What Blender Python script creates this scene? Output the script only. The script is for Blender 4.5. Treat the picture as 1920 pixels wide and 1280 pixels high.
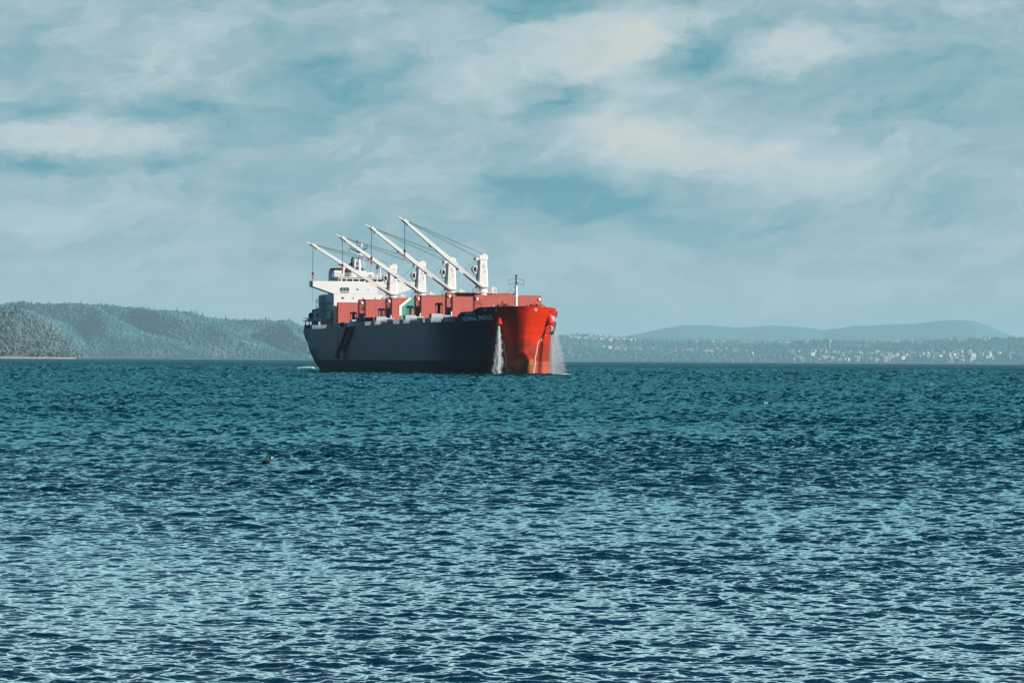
import bpy, math, random
import numpy as np
from mathutils import Vector, Matrix

R = math.radians
rng = np.random.default_rng(7)
random.seed(7)
for o in list(bpy.data.objects):
    bpy.data.objects.remove(o)
S = bpy.context.scene
COL = S.collection

# ------------------------------------------------------------------ camera
CAM_H = 3.5
cam_d = bpy.data.cameras.new('camera')
cam_d.sensor_width = 36.0
cam_d.lens = 123.75
cam_d.clip_start = 0.5
cam_d.clip_end = 120000
cam = bpy.data.objects.new('camera', cam_d)
COL.objects.link(cam)
pitch, roll = math.atan(35.5 / 6600), 0.0066
f_ = Vector((0, math.cos(pitch), math.sin(pitch)))
r_ = Vector((1, 0, 0))
u_ = r_.cross(f_)
r2 = r_ * math.cos(roll) + u_ * math.sin(roll)
u2 = -r_ * math.sin(roll) + u_ * math.cos(roll)
M = Matrix((r2, u2, -f_)).transposed().to_4x4()
M.translation = Vector((0, 0, CAM_H))
cam.matrix_world = M
S.camera = cam

# ------------------------------------------------------------------ exposure
S.view_settings.view_transform = 'Standard'
S.view_settings.look = 'None'
S.view_settings.gamma = 1
S.view_settings.exposure = 0.45
S.view_settings.use_curve_mapping = False

# ------------------------------------------------------------------ sun
SUN_AZ, SUN_EL = R(71), R(22)          # azimuth measured from behind the camera towards the right
sd = Vector((math.sin(SUN_AZ) * math.cos(SUN_EL), -math.cos(SUN_AZ) * math.cos(SUN_EL), math.sin(SUN_EL)))
sl = bpy.data.lights.new('sun', 'SUN')
sl.energy = 5.0
sl.angle = R(0.5)
sl.color = (1.0, 0.955, 0.88)
so = bpy.data.objects.new('sun', sl)
COL.objects.link(so)
so.rotation_euler = sd.to_track_quat('Z', 'Y').to_euler()

# ------------------------------------------------------------------ world
W = bpy.data.worlds.new('World')
S.world = W
W.use_nodes = True
NT = W.node_tree
NT.nodes.clear()


class NB:
    """small node builder"""
    def __init__(s, nt):
        s.nt = nt

    def n(s, t, **kw):
        k = s.nt.nodes.new(t)
        for a, b in kw.items():
            setattr(k, a, b)
        return k

    def put(s, sock, v):
        if isinstance(v, bpy.types.NodeSocket):
            s.nt.links.new(v, sock)
        else:
            sock.default_value = v

    def m(s, op, a, b=None, c=None, clamp=False):
        k = s.n('ShaderNodeMath', operation=op)
        k.use_clamp = clamp
        for i, v in enumerate((a, b, c)):
            if v is not None:
                s.put(k.inputs[i], v)
        return k.outputs[0]

    def xyz(s, x, y, z=0.0):
        k = s.n('ShaderNodeCombineXYZ')
        for i, v in enumerate((x, y, z)):
            s.put(k.inputs[i], v)
        return k.outputs[0]

    def noise(s, vec, scale, detail=4, rough=0.5, dist=0.0, out='Fac'):
        k = s.n('ShaderNodeTexNoise')
        s.put(k.inputs['Vector'], vec)
        k.inputs['Scale'].default_value = scale
        k.inputs['Detail'].default_value = detail
        k.inputs['Roughness'].default_value = rough
        k.inputs['Distortion'].default_value = dist
        return k.outputs[out]

    def ramp(s, f, stops, interp='LINEAR'):
        k = s.n('ShaderNodeValToRGB')
        k.color_ramp.interpolation = interp
        e = k.color_ramp.elements
        while len(e) < len(stops):
            e.new(0.5)
        for q, (p, c) in zip(e, stops):
            q.position = p
            q.color = (*c, 1)
        s.put(k.inputs[0], f)
        return k.outputs[0]

    def mix(s, f, a, b, bt='MIX'):
        k = s.n('ShaderNodeMix', data_type='RGBA', blend_type=bt)
        s.put(k.inputs[0], f)
        for i, v in ((6, a), (7, b)):
            s.put(k.inputs[i], v if isinstance(v, bpy.types.NodeSocket) else (*v, 1))
        return k.outputs[2]


def srgb(r, g, b):
    f = lambda c: (c / 255 / 12.92) if c / 255 <= .04045 else ((c / 255 + .055) / 1.055) ** 2.4
    return (f(r), f(g), f(b))


B = NB(NT)
sky = B.n('ShaderNodeTexSky', sky_type='NISHITA')
sky.sun_disc = False
sky.sun_elevation = SUN_EL
# Blender: rotation 0 puts the sun on +Y, turning clockwise seen from above
sky.sun_rotation = math.atan2(sd.x, sd.y)
sky.air_density, sky.dust_density, sky.ozone_density = 1.0, 0.6, 1.5
tc = B.n('ShaderNodeTexCoord')
sep = B.n('ShaderNodeSeparateXYZ')
NT.links.new(tc.outputs['Generated'], sep.inputs[0])
dx, dy, dz = sep.outputs
az = B.m('ARCTAN2', dx, dy)
el = B.m('ARCSINE', dz)
sx = B.m('MULTIPLY', az, 6.6)           # compass bearing and elevation, 1 unit = 8.7 degrees
sy = B.m('MULTIPLY', el, 6.6)
# gentle warp so that the placed cloud banks get torn edges
vec0 = B.xyz(B.m('MULTIPLY', sx, 1.0), B.m('MULTIPLY', sy, 2.0), 3.1)
wn = B.n('ShaderNodeTexNoise')
wn.inputs['Scale'].default_value = 3.2
wn.inputs['Detail'].default_value = 9
wn.inputs['Roughness'].default_value = 0.62
NT.links.new(vec0, wn.inputs['Vector'])
wsep = B.n('ShaderNodeSeparateColor')
NT.links.new(wn.outputs['Color'], wsep.inputs[0])
wx = B.m('MULTIPLY', B.m('SUBTRACT', wsep.outputs[0], 0.5), 0.34)
wy = B.m('MULTIPLY', B.m('SUBTRACT', wsep.outputs[1], 0.5), 0.17)
px = B.m('ADD', sx, wx)
py = B.m('ADD', sy, wy)
shear = B.m('ADD', px, B.m('MULTIPLY', py, -0.9))
n1 = B.noise(B.xyz(shear, B.m('MULTIPLY', py, 3.0), 0.0), 2.3, 8, 0.55)
n2 = B.noise(B.xyz(shear, B.m('MULTIPLY', py, 2.6), 7.0), 6.5, 8, 0.58, 0.3)
D = B.m('ADD', B.m('ADD', B.m('MULTIPLY', n1, 0.60), 0.075), B.m('MULTIPLY', n2, 0.55))
n3 = B.noise(B.xyz(shear, B.m('MULTIPLY', py, 1.5), 3.0), 4.4, 10, 0.60, 0.2)
edge = B.m('DIVIDE', B.m('SUBTRACT', n3, 0.47), 0.09, clamp=True)
edge = B.m('MULTIPLY', B.m('SUBTRACT', edge, 0.5), 0.13)
n4 = B.noise(B.xyz(shear, B.m('MULTIPLY', py, 1.5), 13.0), 15.0, 8, 0.62, 0.2)
D = B.m('ADD', B.m('ADD', D, edge), B.m('MULTIPLY', B.m('SUBTRACT', n4, 0.5), 0.34))
D = B.m('ADD', D, -0.16)
# cloud banks and gaps: (bearing, elevation, half width, half height, strength, slant)
BANKS = [
    (0.075, 0.315, 0.135, 0.060, -0.20, 0.1), (0.20, 0.285, 0.16, 0.035, -0.15, -.25),
    (0.11, 0.490, 0.05, 0.040, -0.20, 0.0), (0.045, 0.475, 0.05, 0.03, -0.14, 0.0),
    (0.03, 0.655, 0.10, 0.030, -0.20, 0.15), (0.155, 0.60, 0.20, 0.055, 0.20, 0.0), (0.33, 0.53, 0.05, 0.03, 0.0, 0),
    (0.345, 0.570, 0.10, 0.038, -0.20, 0.35), (0.46, 0.52, 0.14, 0.05, -0.08, -.3),
    (0.31, 0.675, 0.05, 0.02, -0.18, 0.0),
    (0.21, 0.43, 0.12, 0.065, 0.24, -.3), (0.48, 0.375, 0.27, 0.045, 0.19, -.12),
    (0.52, 0.60, 0.07, 0.03, 0.18, 0.0), (0.70, 0.41, 0.10, 0.03, 0.06, 0.0),
    (0.80, 0.49, 0.18, 0.06, -0.15, 0.0), (0.66, 0.545, 0.16, 0.03, -0.10, 0.1), (0.93, 0.60, 0.12, 0.05, -0.08, 0.0), (0.25, 0.52, 0.06, 0.03, 0.16, 0.0),
    (-0.32, 0.505, 0.16, 0.05, -0.20, 0.15), (-0.24, 0.59, 0.12, 0.022, 0.15, 0.2),
    (-0.29, 0.555, 0.03, 0.022, 0.16, 0.0), (-0.12, 0.53, 0.10, 0.05, 0.12, 0.0),
    (-0.45, 0.59, 0.10, 0.030, -0.06, 0.1), (-0.70, 0.53, 0.17, 0.055, 0.12, 0.5), (-0.88, 0.60, 0.06, 0.04, -0.12, 0.6),
    (-0.78, 0.40, 0.19, 0.030, 0.20, 0.0), (-0.86, 0.355, 0.26, 0.020, -0.20, 0.0),
    (-0.55, 0.42, 0.14, 0.05, -0.04, 0.0), (-0.93, 0.26, 0.09, 0.025, 0.12, 0.0),
    (-0.75, 0.46, 0.18, 0.018, -0.16, 0.0), (-0.50, 0.29, 0.16, 0.02, -0.06, 0), (-0.25, 0.30, 0.2, 0.03, .03, .1),
    (0.70, 0.30, 0.25, 0.03, -0.10, 0.0), (0.80, 0.235, 0.18, 0.02, 0.05, 0.0), (0.10, 0.21, 0.22, 0.03, 0.05, 0.0), (0.72, 0.14, 0.3, 0.02, 0.05, 0.0),
]
for (bx, by, hw, hh, st, sl_) in BANKS:
    if st == 0:
        continue
    ax = B.m('SUBTRACT', px, bx)
    ay = B.m('SUBTRACT', B.m('SUBTRACT', py, by), B.m('MULTIPLY', ax, sl_))
    q = B.m('ADD', B.m('POWER', B.m('ABSOLUTE', B.m('DIVIDE', ax, hw)), 2.0),
            B.m('POWER', B.m('ABSOLUTE', B.m('DIVIDE', ay, hh)), 2.0))
    g = B.m('MULTIPLY', B.m('EXPONENT', B.m('MULTIPLY', B.m('POWER', q, 1.5), -0.8)), st * 1.35)
    D = B.m('ADD', D, g)
D = B.m('ADD', B.m('MULTIPLY', B.m('SUBTRACT', D, 0.52), 0.98), 0.475)
# contrast fades towards the horizon
hz = B.m('SUBTRACT', 1.0, B.m('DIVIDE', sy, 0.24), clamp=True)
hz = B.m('MULTIPLY', hz, 0.62)
D = B.m('ADD', B.m('MULTIPLY', D, B.m('SUBTRACT', 1.0, hz)), B.m('MULTIPLY', hz, 0.88))
cl = B.ramp(D, [(0.10, srgb(92, 154, 172)), (0.28, srgb(134, 174, 185)), (0.42, srgb(156, 184, 192)), (0.56, srgb(176, 197, 203)),
                (0.70, srgb(192, 207, 211)), (0.90, srgb(214, 216, 209))])
hi = B.m('DIVIDE', B.m('SUBTRACT', sy, 0.72), 0.30, clamp=True)     # added bright cloud band above the frame, brightens the water's reflections
cl = B.mix(hi, cl, (0.78, 0.94, 0.96))
gainv = B.m('ADD', 7.4, B.m('MULTIPLY', hi, 9.8))
gv = B.xyz(gainv, gainv, gainv)
cl10 = B.mix(1.0, cl, gv, 'MULTIPLY')
skc = B.mix(1.0, sky.outputs[0], (0.03, 0.21, 0.40), 'MULTIPLY')
# the overcast bank stands low in the sky ahead and thins out higher up and to the sides
up = B.m('SUBTRACT', 1.0, B.m('DIVIDE', B.m('SUBTRACT', sy, 1.15), 0.40), clamp=True)
side = B.m('SUBTRACT', 1.0, B.m('DIVIDE', B.m('SUBTRACT', B.m('ABSOLUTE', sx), 1.5), 1.3), clamp=True)
cov = B.m('MULTIPLY', up, side)
thin = B.noise(B.xyz(B.m('MULTIPLY', sx, 0.4), B.m('MULTIPLY', sy, 1.0), 2.0), 1.3, 4, 0.6)
thin = B.m('MULTIPLY', B.m('SUBTRACT', thin, 0.55, clamp=True), 1.6, clamp=True)
cov = B.m('MAXIMUM', cov, thin)
colr = B.mix(cov, skc, cl10)
bg = B.n('ShaderNodeBackground')
bg.inputs['Strength'].default_value = 0.1
NT.links.new(colr, bg.inputs['Color'])
wo = B.n('ShaderNodeOutputWorld')
NT.links.new(bg.outputs[0], wo.inputs['Surface'])
W.cycles.sampling_method = 'MANUAL'
W.cycles.sample_map_resolution = 1024


# ------------------------------------------------------------------ helpers
def new_mat(name):
    m = bpy.data.materials.new(name)
    m.use_nodes = True
    nt = m.node_tree
    b = nt.nodes['Principled BSDF']
    return m, NB(nt), b


def paint(name, col, rough=0.5, var=0.12, scale=0.6, metal=0.0, spec=0.5, streak=0.0, bump=0.0):
    m, b, p = new_mat(name)
    t = b.n('ShaderNodeTexCoord')
    mp = b.n('ShaderNodeMapping')
    mp.inputs['Scale'].default_value = (1, 1, 0.25 if streak else 1)
    b.nt.links.new(t.outputs['Object'], mp.inputs[0])
    f = b.noise(mp.outputs[0], scale, 6, 0.6)
    f = b.m('MULTIPLY', b.m('SUBTRACT', f, 0.5), 2 * var)
    k = b.m('ADD', f, 1.0)
    mx = b.n('ShaderNodeVectorMath', operation='SCALE')
    mx.inputs[0].default_value = col
    b.nt.links.new(k, mx.inputs['Scale'])
    c = mx.outputs[0]
    if streak:
        mp2 = b.n('ShaderNodeMapping')
        mp2.inputs['Scale'].default_value = (1.4, 1.4, 0.12)
        b.nt.links.new(t.outputs['Object'], mp2.inputs[0])
        s2 = b.noise(mp2.outputs[0], 1.6, 5, 0.65)
        s2 = b.m('MULTIPLY', b.m('SUBTRACT', s2, 0.56, clamp=True), streak * 4, clamp=True)
        c = b.mix(s2, c, (0.20, 0.09, 0.05))
    b.put(p.inputs['Base Color'], c)
    p.inputs['Roughness'].default_value = rough
    p.inputs['Metallic'].default_value = metal
    p.inputs['Specular IOR Level'].default_value = spec
    return m


class MB:
    def __init__(s):
        s.v, s.f, s.mi = [], [], []

    def add(s, vs, fs, mi=0):
        o = len(s.v)
        s.v += [tuple(map(float, q)) for q in vs]
        s.f += [tuple(i + o for i in q) for q in fs]
        s.mi += [mi] * len(fs)
        return s

    def box(s, x, y, z, mi=0, c=0.0):
        (x0, x1), (y0, y1), (z0, z1) = x, y, z
        if c <= 0:
            vs = [(a, b, d) for a in (x0, x1) for b in (y0, y1) for d in (z0, z1)]
            return s.add(vs, [(0, 1, 3, 2), (4, 6, 7, 5), (0, 4, 5, 1), (2, 3, 7, 6), (0, 2, 6, 4), (1, 5, 7, 3)], mi)
        # chamfered: prism along x with cut corners in the y-z section
        p = [(y0 + c, z0), (y1 - c, z0), (y1, z0 + c), (y1, z1 - c), (y1 - c, z1), (y0 + c, z1), (y0, z1 - c), (y0, z0 + c)]
        return s.prism_x(p, x0, x1, mi)

    def prism_x(s, p, x0, x1, mi=0):
        n = len(p)
        vs = [(x0, a, b) for a, b in p] + [(x1, a, b) for a, b in p]
        fs = [tuple(range(n))[::-1], tuple(range(n, 2 * n))] + [(i, (i + 1) % n, n + (i + 1) % n, n + i) for i in range(n)]
        return s.add(vs, fs, mi)

    def tube(s, p0, p1, r0, r1=None, n=10, mi=0, caps=True):
        p0, p1 = Vector(p0), Vector(p1)
        r1 = r0 if r1 is None else r1
        d = (p1 - p0).normalized()
        a = d.orthogonal().normalized()
        b = d.cross(a)
        vs = []
        for p, r in ((p0, r0), (p1, r1)):
            for i in range(n):
                t = 2 * math.pi * i / n
                vs.append(p + a * (r * math.cos(t)) + b * (r * math.sin(t)))
        fs = [(i, (i + 1) % n, n + (i + 1) % n, n + i) for i in range(n)]
        if caps:
            fs += [tuple(range(n))[::-1], tuple(range(n, 2 * n))]
        return s.add(vs, fs, mi)

    def path(s, pts, r, n=6, mi=0):
        for a, b in zip(pts[:-1], pts[1:]):
            s.tube(a, b, r, n=n, mi=mi)
        return s

    def lathe(s, prof, c=(0, 0, 0), n=20, mi=0):
        vs, fs = [], []
        for r, z in prof:
            for i in range(n):
                t = 2 * math.pi * i / n
                vs.append((c[0] + r * math.cos(t), c[1] + r * math.sin(t), c[2] + z))
        k = len(prof)
        for j in range(k - 1):
            for i in range(n):
                fs.append((j * n + i, j * n + (i + 1) % n, (j + 1) * n + (i + 1) % n, (j + 1) * n + i))
        fs.append(tuple(range(n))[::-1])
        fs.append(tuple(range((k - 1) * n, k * n)))
        return s.add(vs, fs, mi)

    def ball(s, c, r, n=10, mi=0, sq=(1, 1, 1)):
        pr = []
        for j in range(n + 1):
            t = math.pi * j / n - math.pi / 2
            pr.append((max(1e-3, r * math.cos(t)), r * math.sin(t)))
        o = len(s.v)
        s.lathe(pr, (0, 0, 0), n * 2, mi)
        for i in range(o, len(s.v)):
            a = s.v[i]
            s.v[i] = (a[0] * sq[0] + c[0], a[1] * sq[1] + c[1], a[2] * sq[2] + c[2])
        return s

    def bar(s, p0, p1, w0, h0, w1=None, h1=None, mi=0):
        """box girder from p0 to p1; w across, h in the vertical plane of the girder"""
        p0, p1 = Vector(p0), Vector(p1)
        w1 = w0 if w1 is None else w1
        h1 = h0 if h1 is None else h1
        d = (p1 - p0).normalized()
        a = d.cross(Vector((0, 0, 1)))
        a = a.normalized() if a.length > 1e-4 else Vector((1, 0, 0))
        b = a.cross(d)
        vs = []
        for p, w, h in ((p0, w0, h0), (p1, w1, h1)):
            for i, j in ((-1, -1), (1, -1), (1, 1), (-1, 1)):
                vs.append(p + a * (w / 2 * i) + b * (h / 2 * j))
        fs = [(0, 1, 2, 3), (7, 6, 5, 4), (0, 4, 5, 1), (1, 5, 6, 2), (2, 6, 7, 3), (3, 7, 4, 0)]
        return s.add(vs, fs, mi)

    def build(s, name, mats, parent=None, smooth=False, bevel=0.0):
        me = bpy.data.meshes.new(name)
        me.from_pydata(s.v, [], s.f)
        me.validate()
        if not isinstance(mats, (list, tuple)):
            mats = [mats]
        for m in mats:
            me.materials.append(m)
        if len(mats) > 1 and len(me.polygons) == len(s.mi):
            me.polygons.foreach_set('material_index', s.mi)
        import bmesh
        bm = bmesh.new()
        bm.from_mesh(me)
        bmesh.ops.recalc_face_normals(bm, faces=bm.faces)
        bm.to_mesh(me)
        bm.free()
        if smooth:
            me.polygons.foreach_set('use_smooth', [True] * len(me.polygons))
        me.update()
        o = bpy.data.objects.new(name, me)
        COL.objects.link(o)
        if parent is not None:
            o.parent = parent
        if bevel:
            b = o.modifiers.new('bevel', 'BEVEL')
            b.width = bevel
            b.segments = 2
            b.limit_method = 'ANGLE'
        return o


def np_mesh(name, V, F, mat, smooth=False, attrs=None, mi=None):
    me = bpy.data.meshes.new(name)
    V = np.asarray(V, np.float32)
    F = np.asarray(F, np.int32)
    me.vertices.add(len(V))
    me.vertices.foreach_set('co', V.ravel())
    n, k = F.shape
    me.loops.add(n * k)
    me.loops.foreach_set('vertex_index', F.ravel())
    me.polygons.add(n)
    me.polygons.foreach_set('loop_start', np.arange(0, n * k, k, dtype=np.int32))
    me.polygons.foreach_set('loop_total', np.full(n, k, np.int32))
    mats = mat if isinstance(mat, (list, tuple)) else [mat]
    for m in mats:
        me.materials.append(m)
    if mi is not None:
        me.polygons.foreach_set('material_index', np.asarray(mi, np.int32))
    if smooth:
        me.polygons.foreach_set('use_smooth', np.ones(n, bool))
    me.update(calc_edges=True)
    for an, av in (attrs or {}).items():
        a = me.attributes.new(an, 'FLOAT', 'POINT')
        a.data.foreach_set('value', np.asarray(av, np.float32))
    o = bpy.data.objects.new(name, me)
    COL.objects.link(o)
    return o


def tag(o, label=None, cat=None, group=None, kind=None):
    if label:
        o['label'] = label
    if cat:
        o['category'] = cat
    if group:
        o['group'] = group
    if kind:
        o['kind'] = kind
    return o


def empty(name, loc=(0, 0, 0), rz=0.0, parent=None):
    o = bpy.data.objects.new(name, None)
    o.location = loc
    o.rotation_euler = (0, 0, rz)
    COL.objects.link(o)
    if parent is not None:
        o.parent = parent
    return o


def vnoise(x, y, seed=0, octaves=4, pers=0.5):
    """value noise on arrays"""
    out = np.zeros_like(x, dtype=np.float64)
    amp, tot = 1.0, 0.0
    for k in range(octaves):
        g = np.random.default_rng(seed * 31 + k).random((256, 256))
        X, Y = x * 2 ** k + 17.3 * k, y * 2 ** k + 5.1 * k
        i, j = np.floor(X).astype(int), np.floor(Y).astype(int)
        fx, fy = X - i, Y - j
        fx, fy = fx * fx * (3 - 2 * fx), fy * fy * (3 - 2 * fy)
        a = g[i % 256, j % 256]
        b = g[(i + 1) % 256, j % 256]
        c = g[i % 256, (j + 1) % 256]
        d = g[(i + 1) % 256, (j + 1) % 256]
        out += amp * ((a * (1 - fx) + b * fx) * (1 - fy) + (c * (1 - fx) + d * fx) * fy)
        tot += amp
        amp *= pers
    return out / tot


# ------------------------------------------------------------------ water
def wave_tile(T, N, lmin, lmax, wdir, seed, spread=0.8):
    g = np.random.default_rng(seed)
    k1 = np.fft.fftfreq(N, T / N) * 2 * np.pi
    kx, ky = np.meshgrid(k1, k1, indexing='ij')
    k = np.hypot(kx, ky)
    k[0, 0] = 1
    P = np.exp(-(2 * np.pi / lmax / k) ** 2) / k ** 3.9 * np.exp(-(k * lmin / (2 * np.pi)) ** 2)
    P = P * ((np.abs(kx * wdir[0] + ky * wdir[1]) / k) ** spread + 0.04)
    P[0, 0] = 0
    H = (g.normal(size=(N, N)) + 1j * g.normal(size=(N, N))) * np.sqrt(P)
    return H, k


def tile_field(H, k, T, cut, ang=0.0):
    # low-pass: strong along the line of sight (the mesh rows), weak across it (the columns are much closer)
    N = H.shape[0]
    k1 = np.fft.fftfreq(N, T / N) * 2 * np.pi
    kx, ky = np.meshgrid(k1, k1, indexing='ij')
    ca, sa = math.cos(ang), math.sin(ang)
    wx_, wy_ = kx * ca + ky * sa, -kx * sa + ky * ca
    q = (wy_ * cut) ** 2 + (wx_ * cut * 0.22) ** 2
    return np.real(np.fft.ifft2(H * np.exp(-q / (2 * np.pi) ** 2 * 1.0)))


def sample(h, T, x, y):
    N = h.shape[0]
    X, Y = x / T * N, y / T * N
    i, j = np.floor(X).astype(np.int64), np.floor(Y).astype(np.int64)
    fx, fy = X - i, Y - j
    i0, j0, i1, j1 = i % N, j % N, (i + 1) % N, (j + 1) % N
    return (h[i0, j0] * (1 - fx) + h[i1, j0] * fx) * (1 - fy) + (h[i0, j1] * (1 - fx) + h[i1, j1] * fx) * fy


def ring(a, b, g):
    n = max(2, int(math.ceil(math.log(b / a) / g)))
    return list(np.geomspace(a, b, n, endpoint=False))


def build_water():
    rr = [0.0, 2, 6, 12, 20, 27, 31]
    rr += ring(34, 140, 0.00090) + ring(140, 600, 0.0014) + ring(600, 2200, 0.0017) + ring(2200, 5000, 0.005) + ring(4000, 48000, 0.05) + [48000.0]
    rr = np.array(rr)
    NF = 1120
    fine = np.linspace(-R(13), R(13), NF)
    coarse_r = R(13) + (2 * math.pi - R(26)) * np.linspace(0, 1, 60)[1:-1]
    th = np.concatenate([fine, coarse_r])
    nt_, nr = len(th), len(rr)
    RR, TH = np.meshgrid(rr, th, indexing='ij')
    X, Y = RR * np.sin(TH), RR * np.cos(TH)
    wd = (math.sin(R(20)), math.cos(R(20)))
    d_ = lambda a: (math.sin(R(a)), math.cos(R(a)))
    sm = lambda a, b_: np.clip((np.log(np.maximum(rr, 1)) - math.log(a)) / (math.log(b_) - math.log(a)), 0, 1)
    # (tile size, samples, shortest, longest wave, heading, seed, rms slope, turn of the tile, weight by distance)
    specs = [(23.0, 1024, 0.10, 0.8, d_(14), 1, 0.14, 0.0, 1 + 0 * rr),
             (13.0, 1024, 0.06, 0.40, d_(-12), 2, 0.07, 0.35, 1 + 0 * rr),
             (61.0, 1024, 0.35, 1.9, d_(8), 3, 0.155, 0.2, 0.36 + 0.64 * sm(46, 120)),
             (131.0, 1024, 0.8, 2.8, d_(-6), 4, 0.155, -0.3, 0.10 + 0.90 * sm(170, 500)),
             (331.0, 1024, 2.0, 6.5, d_(3), 5, 0.12, 0.15, sm(420, 1100))]
    LOST = 0.155 ** 2
    SLOPE = []
    Z = np.zeros_like(X)
    cuts = [0.06, 0.25, 0.5, 1.0, 2.0, 4.0, 8.0]
    dr = np.gradient(rr)
    want = np.clip(dr * 2.2, 0.12, 8.0)
    lev = np.interp(np.log2(want), np.log2([0.12, 0.25, 0.5, 1.0, 2.0, 4.0, 8.0]), np.arange(7))
    slope_lost = np.zeros(nr)
    have = np.zeros(nr)
    for (T, N, l0, l1, wdir, seed, amp, rot, wgt) in specs:
        H, k = wave_tile(T, N, l0, l1, wdir, seed)
        full = tile_field(H, k, T, 0)
        gx, gy = np.gradient(full, T / N)
        sc = amp / math.sqrt((gx ** 2 + gy ** 2).mean())
        c, s = math.cos(rot), math.sin(rot)
        fields, sl_var = [], []
        for q in cuts:
            f = tile_field(H, k, T, q, rot) * sc
            a, b = np.gradient(f, T / N)
            fields.append(f)
            sl_var.append((a ** 2 + b ** 2).mean())
        for i in range(nr):
            if rr[i] < 30 or rr[i] > 4950:
                continue
            l = lev[i]
            a = int(min(5, math.floor(l)))
            w = l - a
            xs, ys = X[i] + 500 + seed * 77.7, Y[i] + 300
            # rotate the second tile a little so that the two never repeat together
            ang = rot
            xr, yr = xs * math.cos(ang) - ys * math.sin(ang), xs * math.sin(ang) + ys * math.cos(ang)
            Z[i] += wgt[i] * (sample(fields[a], T, xr, yr) * (1 - w) + sample(fields[a + 1], T, xr, yr) * w)
            have[i] += wgt[i] ** 2 * (sl_var[a] * (1 - w) + sl_var[a + 1] * w)
    target = 0.121 + 0.045 * sm(38, 200)          # the chop steepens smoothly away from the shore
    Z *= np.clip(target / np.sqrt(np.maximum(have, 1e-5)), 0.4, 1.9)[:, None]
    slope_lost = sm(1600, 4500) ** 2
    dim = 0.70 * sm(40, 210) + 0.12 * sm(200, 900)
    gust = 0.55 * vnoise(X / 30 + 40, Y / 36 + 19, 8, 5, 0.6) + 0.45 * vnoise(X / 7 + 3, Y / 14 + 5, 9, 4, 0.6)
    gust2 = vnoise(X / 14 + 40, Y / 9 + 11, 6, 3, 0.5)
    gain = 0.60 + 1.0 * np.clip((gust - 0.28) / 0.44, 0, 1) * (0.86 + 0.28 * gust2)
    sg = Z.std(axis=1, keepdims=True) + 1e-6
    Z = Z + 0.07 * (Z * Z / sg - sg)          # sharper crests, flatter troughs
    Z *= gain
    fade = np.clip((RR - 30) / 4, 0, 1) * np.clip((4900 - RR) / 2500, 0, 1)
    Z *= fade
    coarse = np.zeros(nt_, bool)
    coarse[NF:] = True
    Z[:, coarse] = 0
    Z[:, 0] = 0
    Z[:, NF - 1] = 0
    rough = slope_lost[:, None] * (0.8 + 0.2 * gain)
    print('slope check', [(int(rr[i]), round(float(have[i]) ** .5, 3)) for i in range(10, nr, 200)])
    V = np.stack([X, Y, Z], -1).reshape(-1, 3)
    i = np.arange(nr - 1)[:, None]
    j = np.arange(nt_)[None, :]
    j2 = (j + 1) % nt_
    F = np.stack([i * nt_ + j, i * nt_ + j2, (i + 1) * nt_ + j2, (i + 1) * nt_ + j], -1).reshape(-1, 4)
    m, b, p = new_mat('sea_water')
    nt = b.nt
    at = b.n('ShaderNodeAttribute', attribute_name='chop')
    ro = b.m('ADD', 0.05, b.m('MULTIPLY', at.outputs['Fac'], 0.35))
    tcn = b.n('ShaderNodeTexCoord')
    mp = b.n('ShaderNodeMapping')
    mp.inputs['Scale'].default_value = (0.6, 1.0, 1.0)
    nt.links.new(tcn.outputs['Object'], mp.inputs[0])
    big = b.noise(mp.outputs[0], 0.012, 3, 0.5)
    nz = b.noise(mp.outputs[0], 11.0, 3, 0.6)
    bp = b.n('ShaderNodeBump')
    bp.inputs['Distance'].default_value = 0.004
    bp.inputs['Strength'].default_value = 0.35
    b.put(bp.inputs['Height'], nz)
    df_ = b.n('ShaderNodeBsdfDiffuse')
    b.put(df_.inputs['Color'], b.mix(big, (0.000, 0.020, 0.030), (0.000, 0.034, 0.048)))
    gl_ = b.n('ShaderNodeBsdfGlossy')
    b.put(gl_.inputs['Color'], b.mix(b.n('ShaderNodeAttribute', attribute_name='dim').outputs['Fac'], (0.72, 0.91, 0.94), (0.12, 0.80, 1.0)))  # far reflections tinted teal by distance
    b.put(gl_.inputs['Roughness'], ro)
    fr_ = b.n('ShaderNodeFresnel')
    fr_.inputs['IOR'].default_value = 1.5
    for q_ in (df_, gl_, fr_):
        nt.links.new(bp.outputs[0], q_.inputs['Normal'])
    ms = b.n('ShaderNodeMixShader')
    shade_ = b.m('SUBTRACT', 1.0, b.m('MINIMUM', b.n('ShaderNodeAttribute', attribute_name='dim').outputs['Fac'], 0.85))   # reflection painted darker with distance, standing in for steep unresolved chop
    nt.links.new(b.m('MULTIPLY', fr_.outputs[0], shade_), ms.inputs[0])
    nt.links.new(df_.outputs[0], ms.inputs[1])
    nt.links.new(gl_.outputs[0], ms.inputs[2])
    nt.nodes.remove(p)
    nt.links.new(ms.outputs[0], [q_ for q_ in nt.nodes if q_.type == 'OUTPUT_MATERIAL'][0].inputs[0])
    o = np_mesh('water', V, F, m, True, {'chop': rough.reshape(-1), 'dim': (dim[:, None] + 0 * Z).reshape(-1)})
    tag(o, kind='structure')
    return o


build_water()

# ------------------------------------------------------------------ ship
SHIP = empty('cargo_ship', (-43.9, 1050.0, 0.0), R(-73.5))
tag(SHIP, 'large bulk carrier with red bow, dark side and four white cranes lying at anchor', 'ship')

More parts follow.
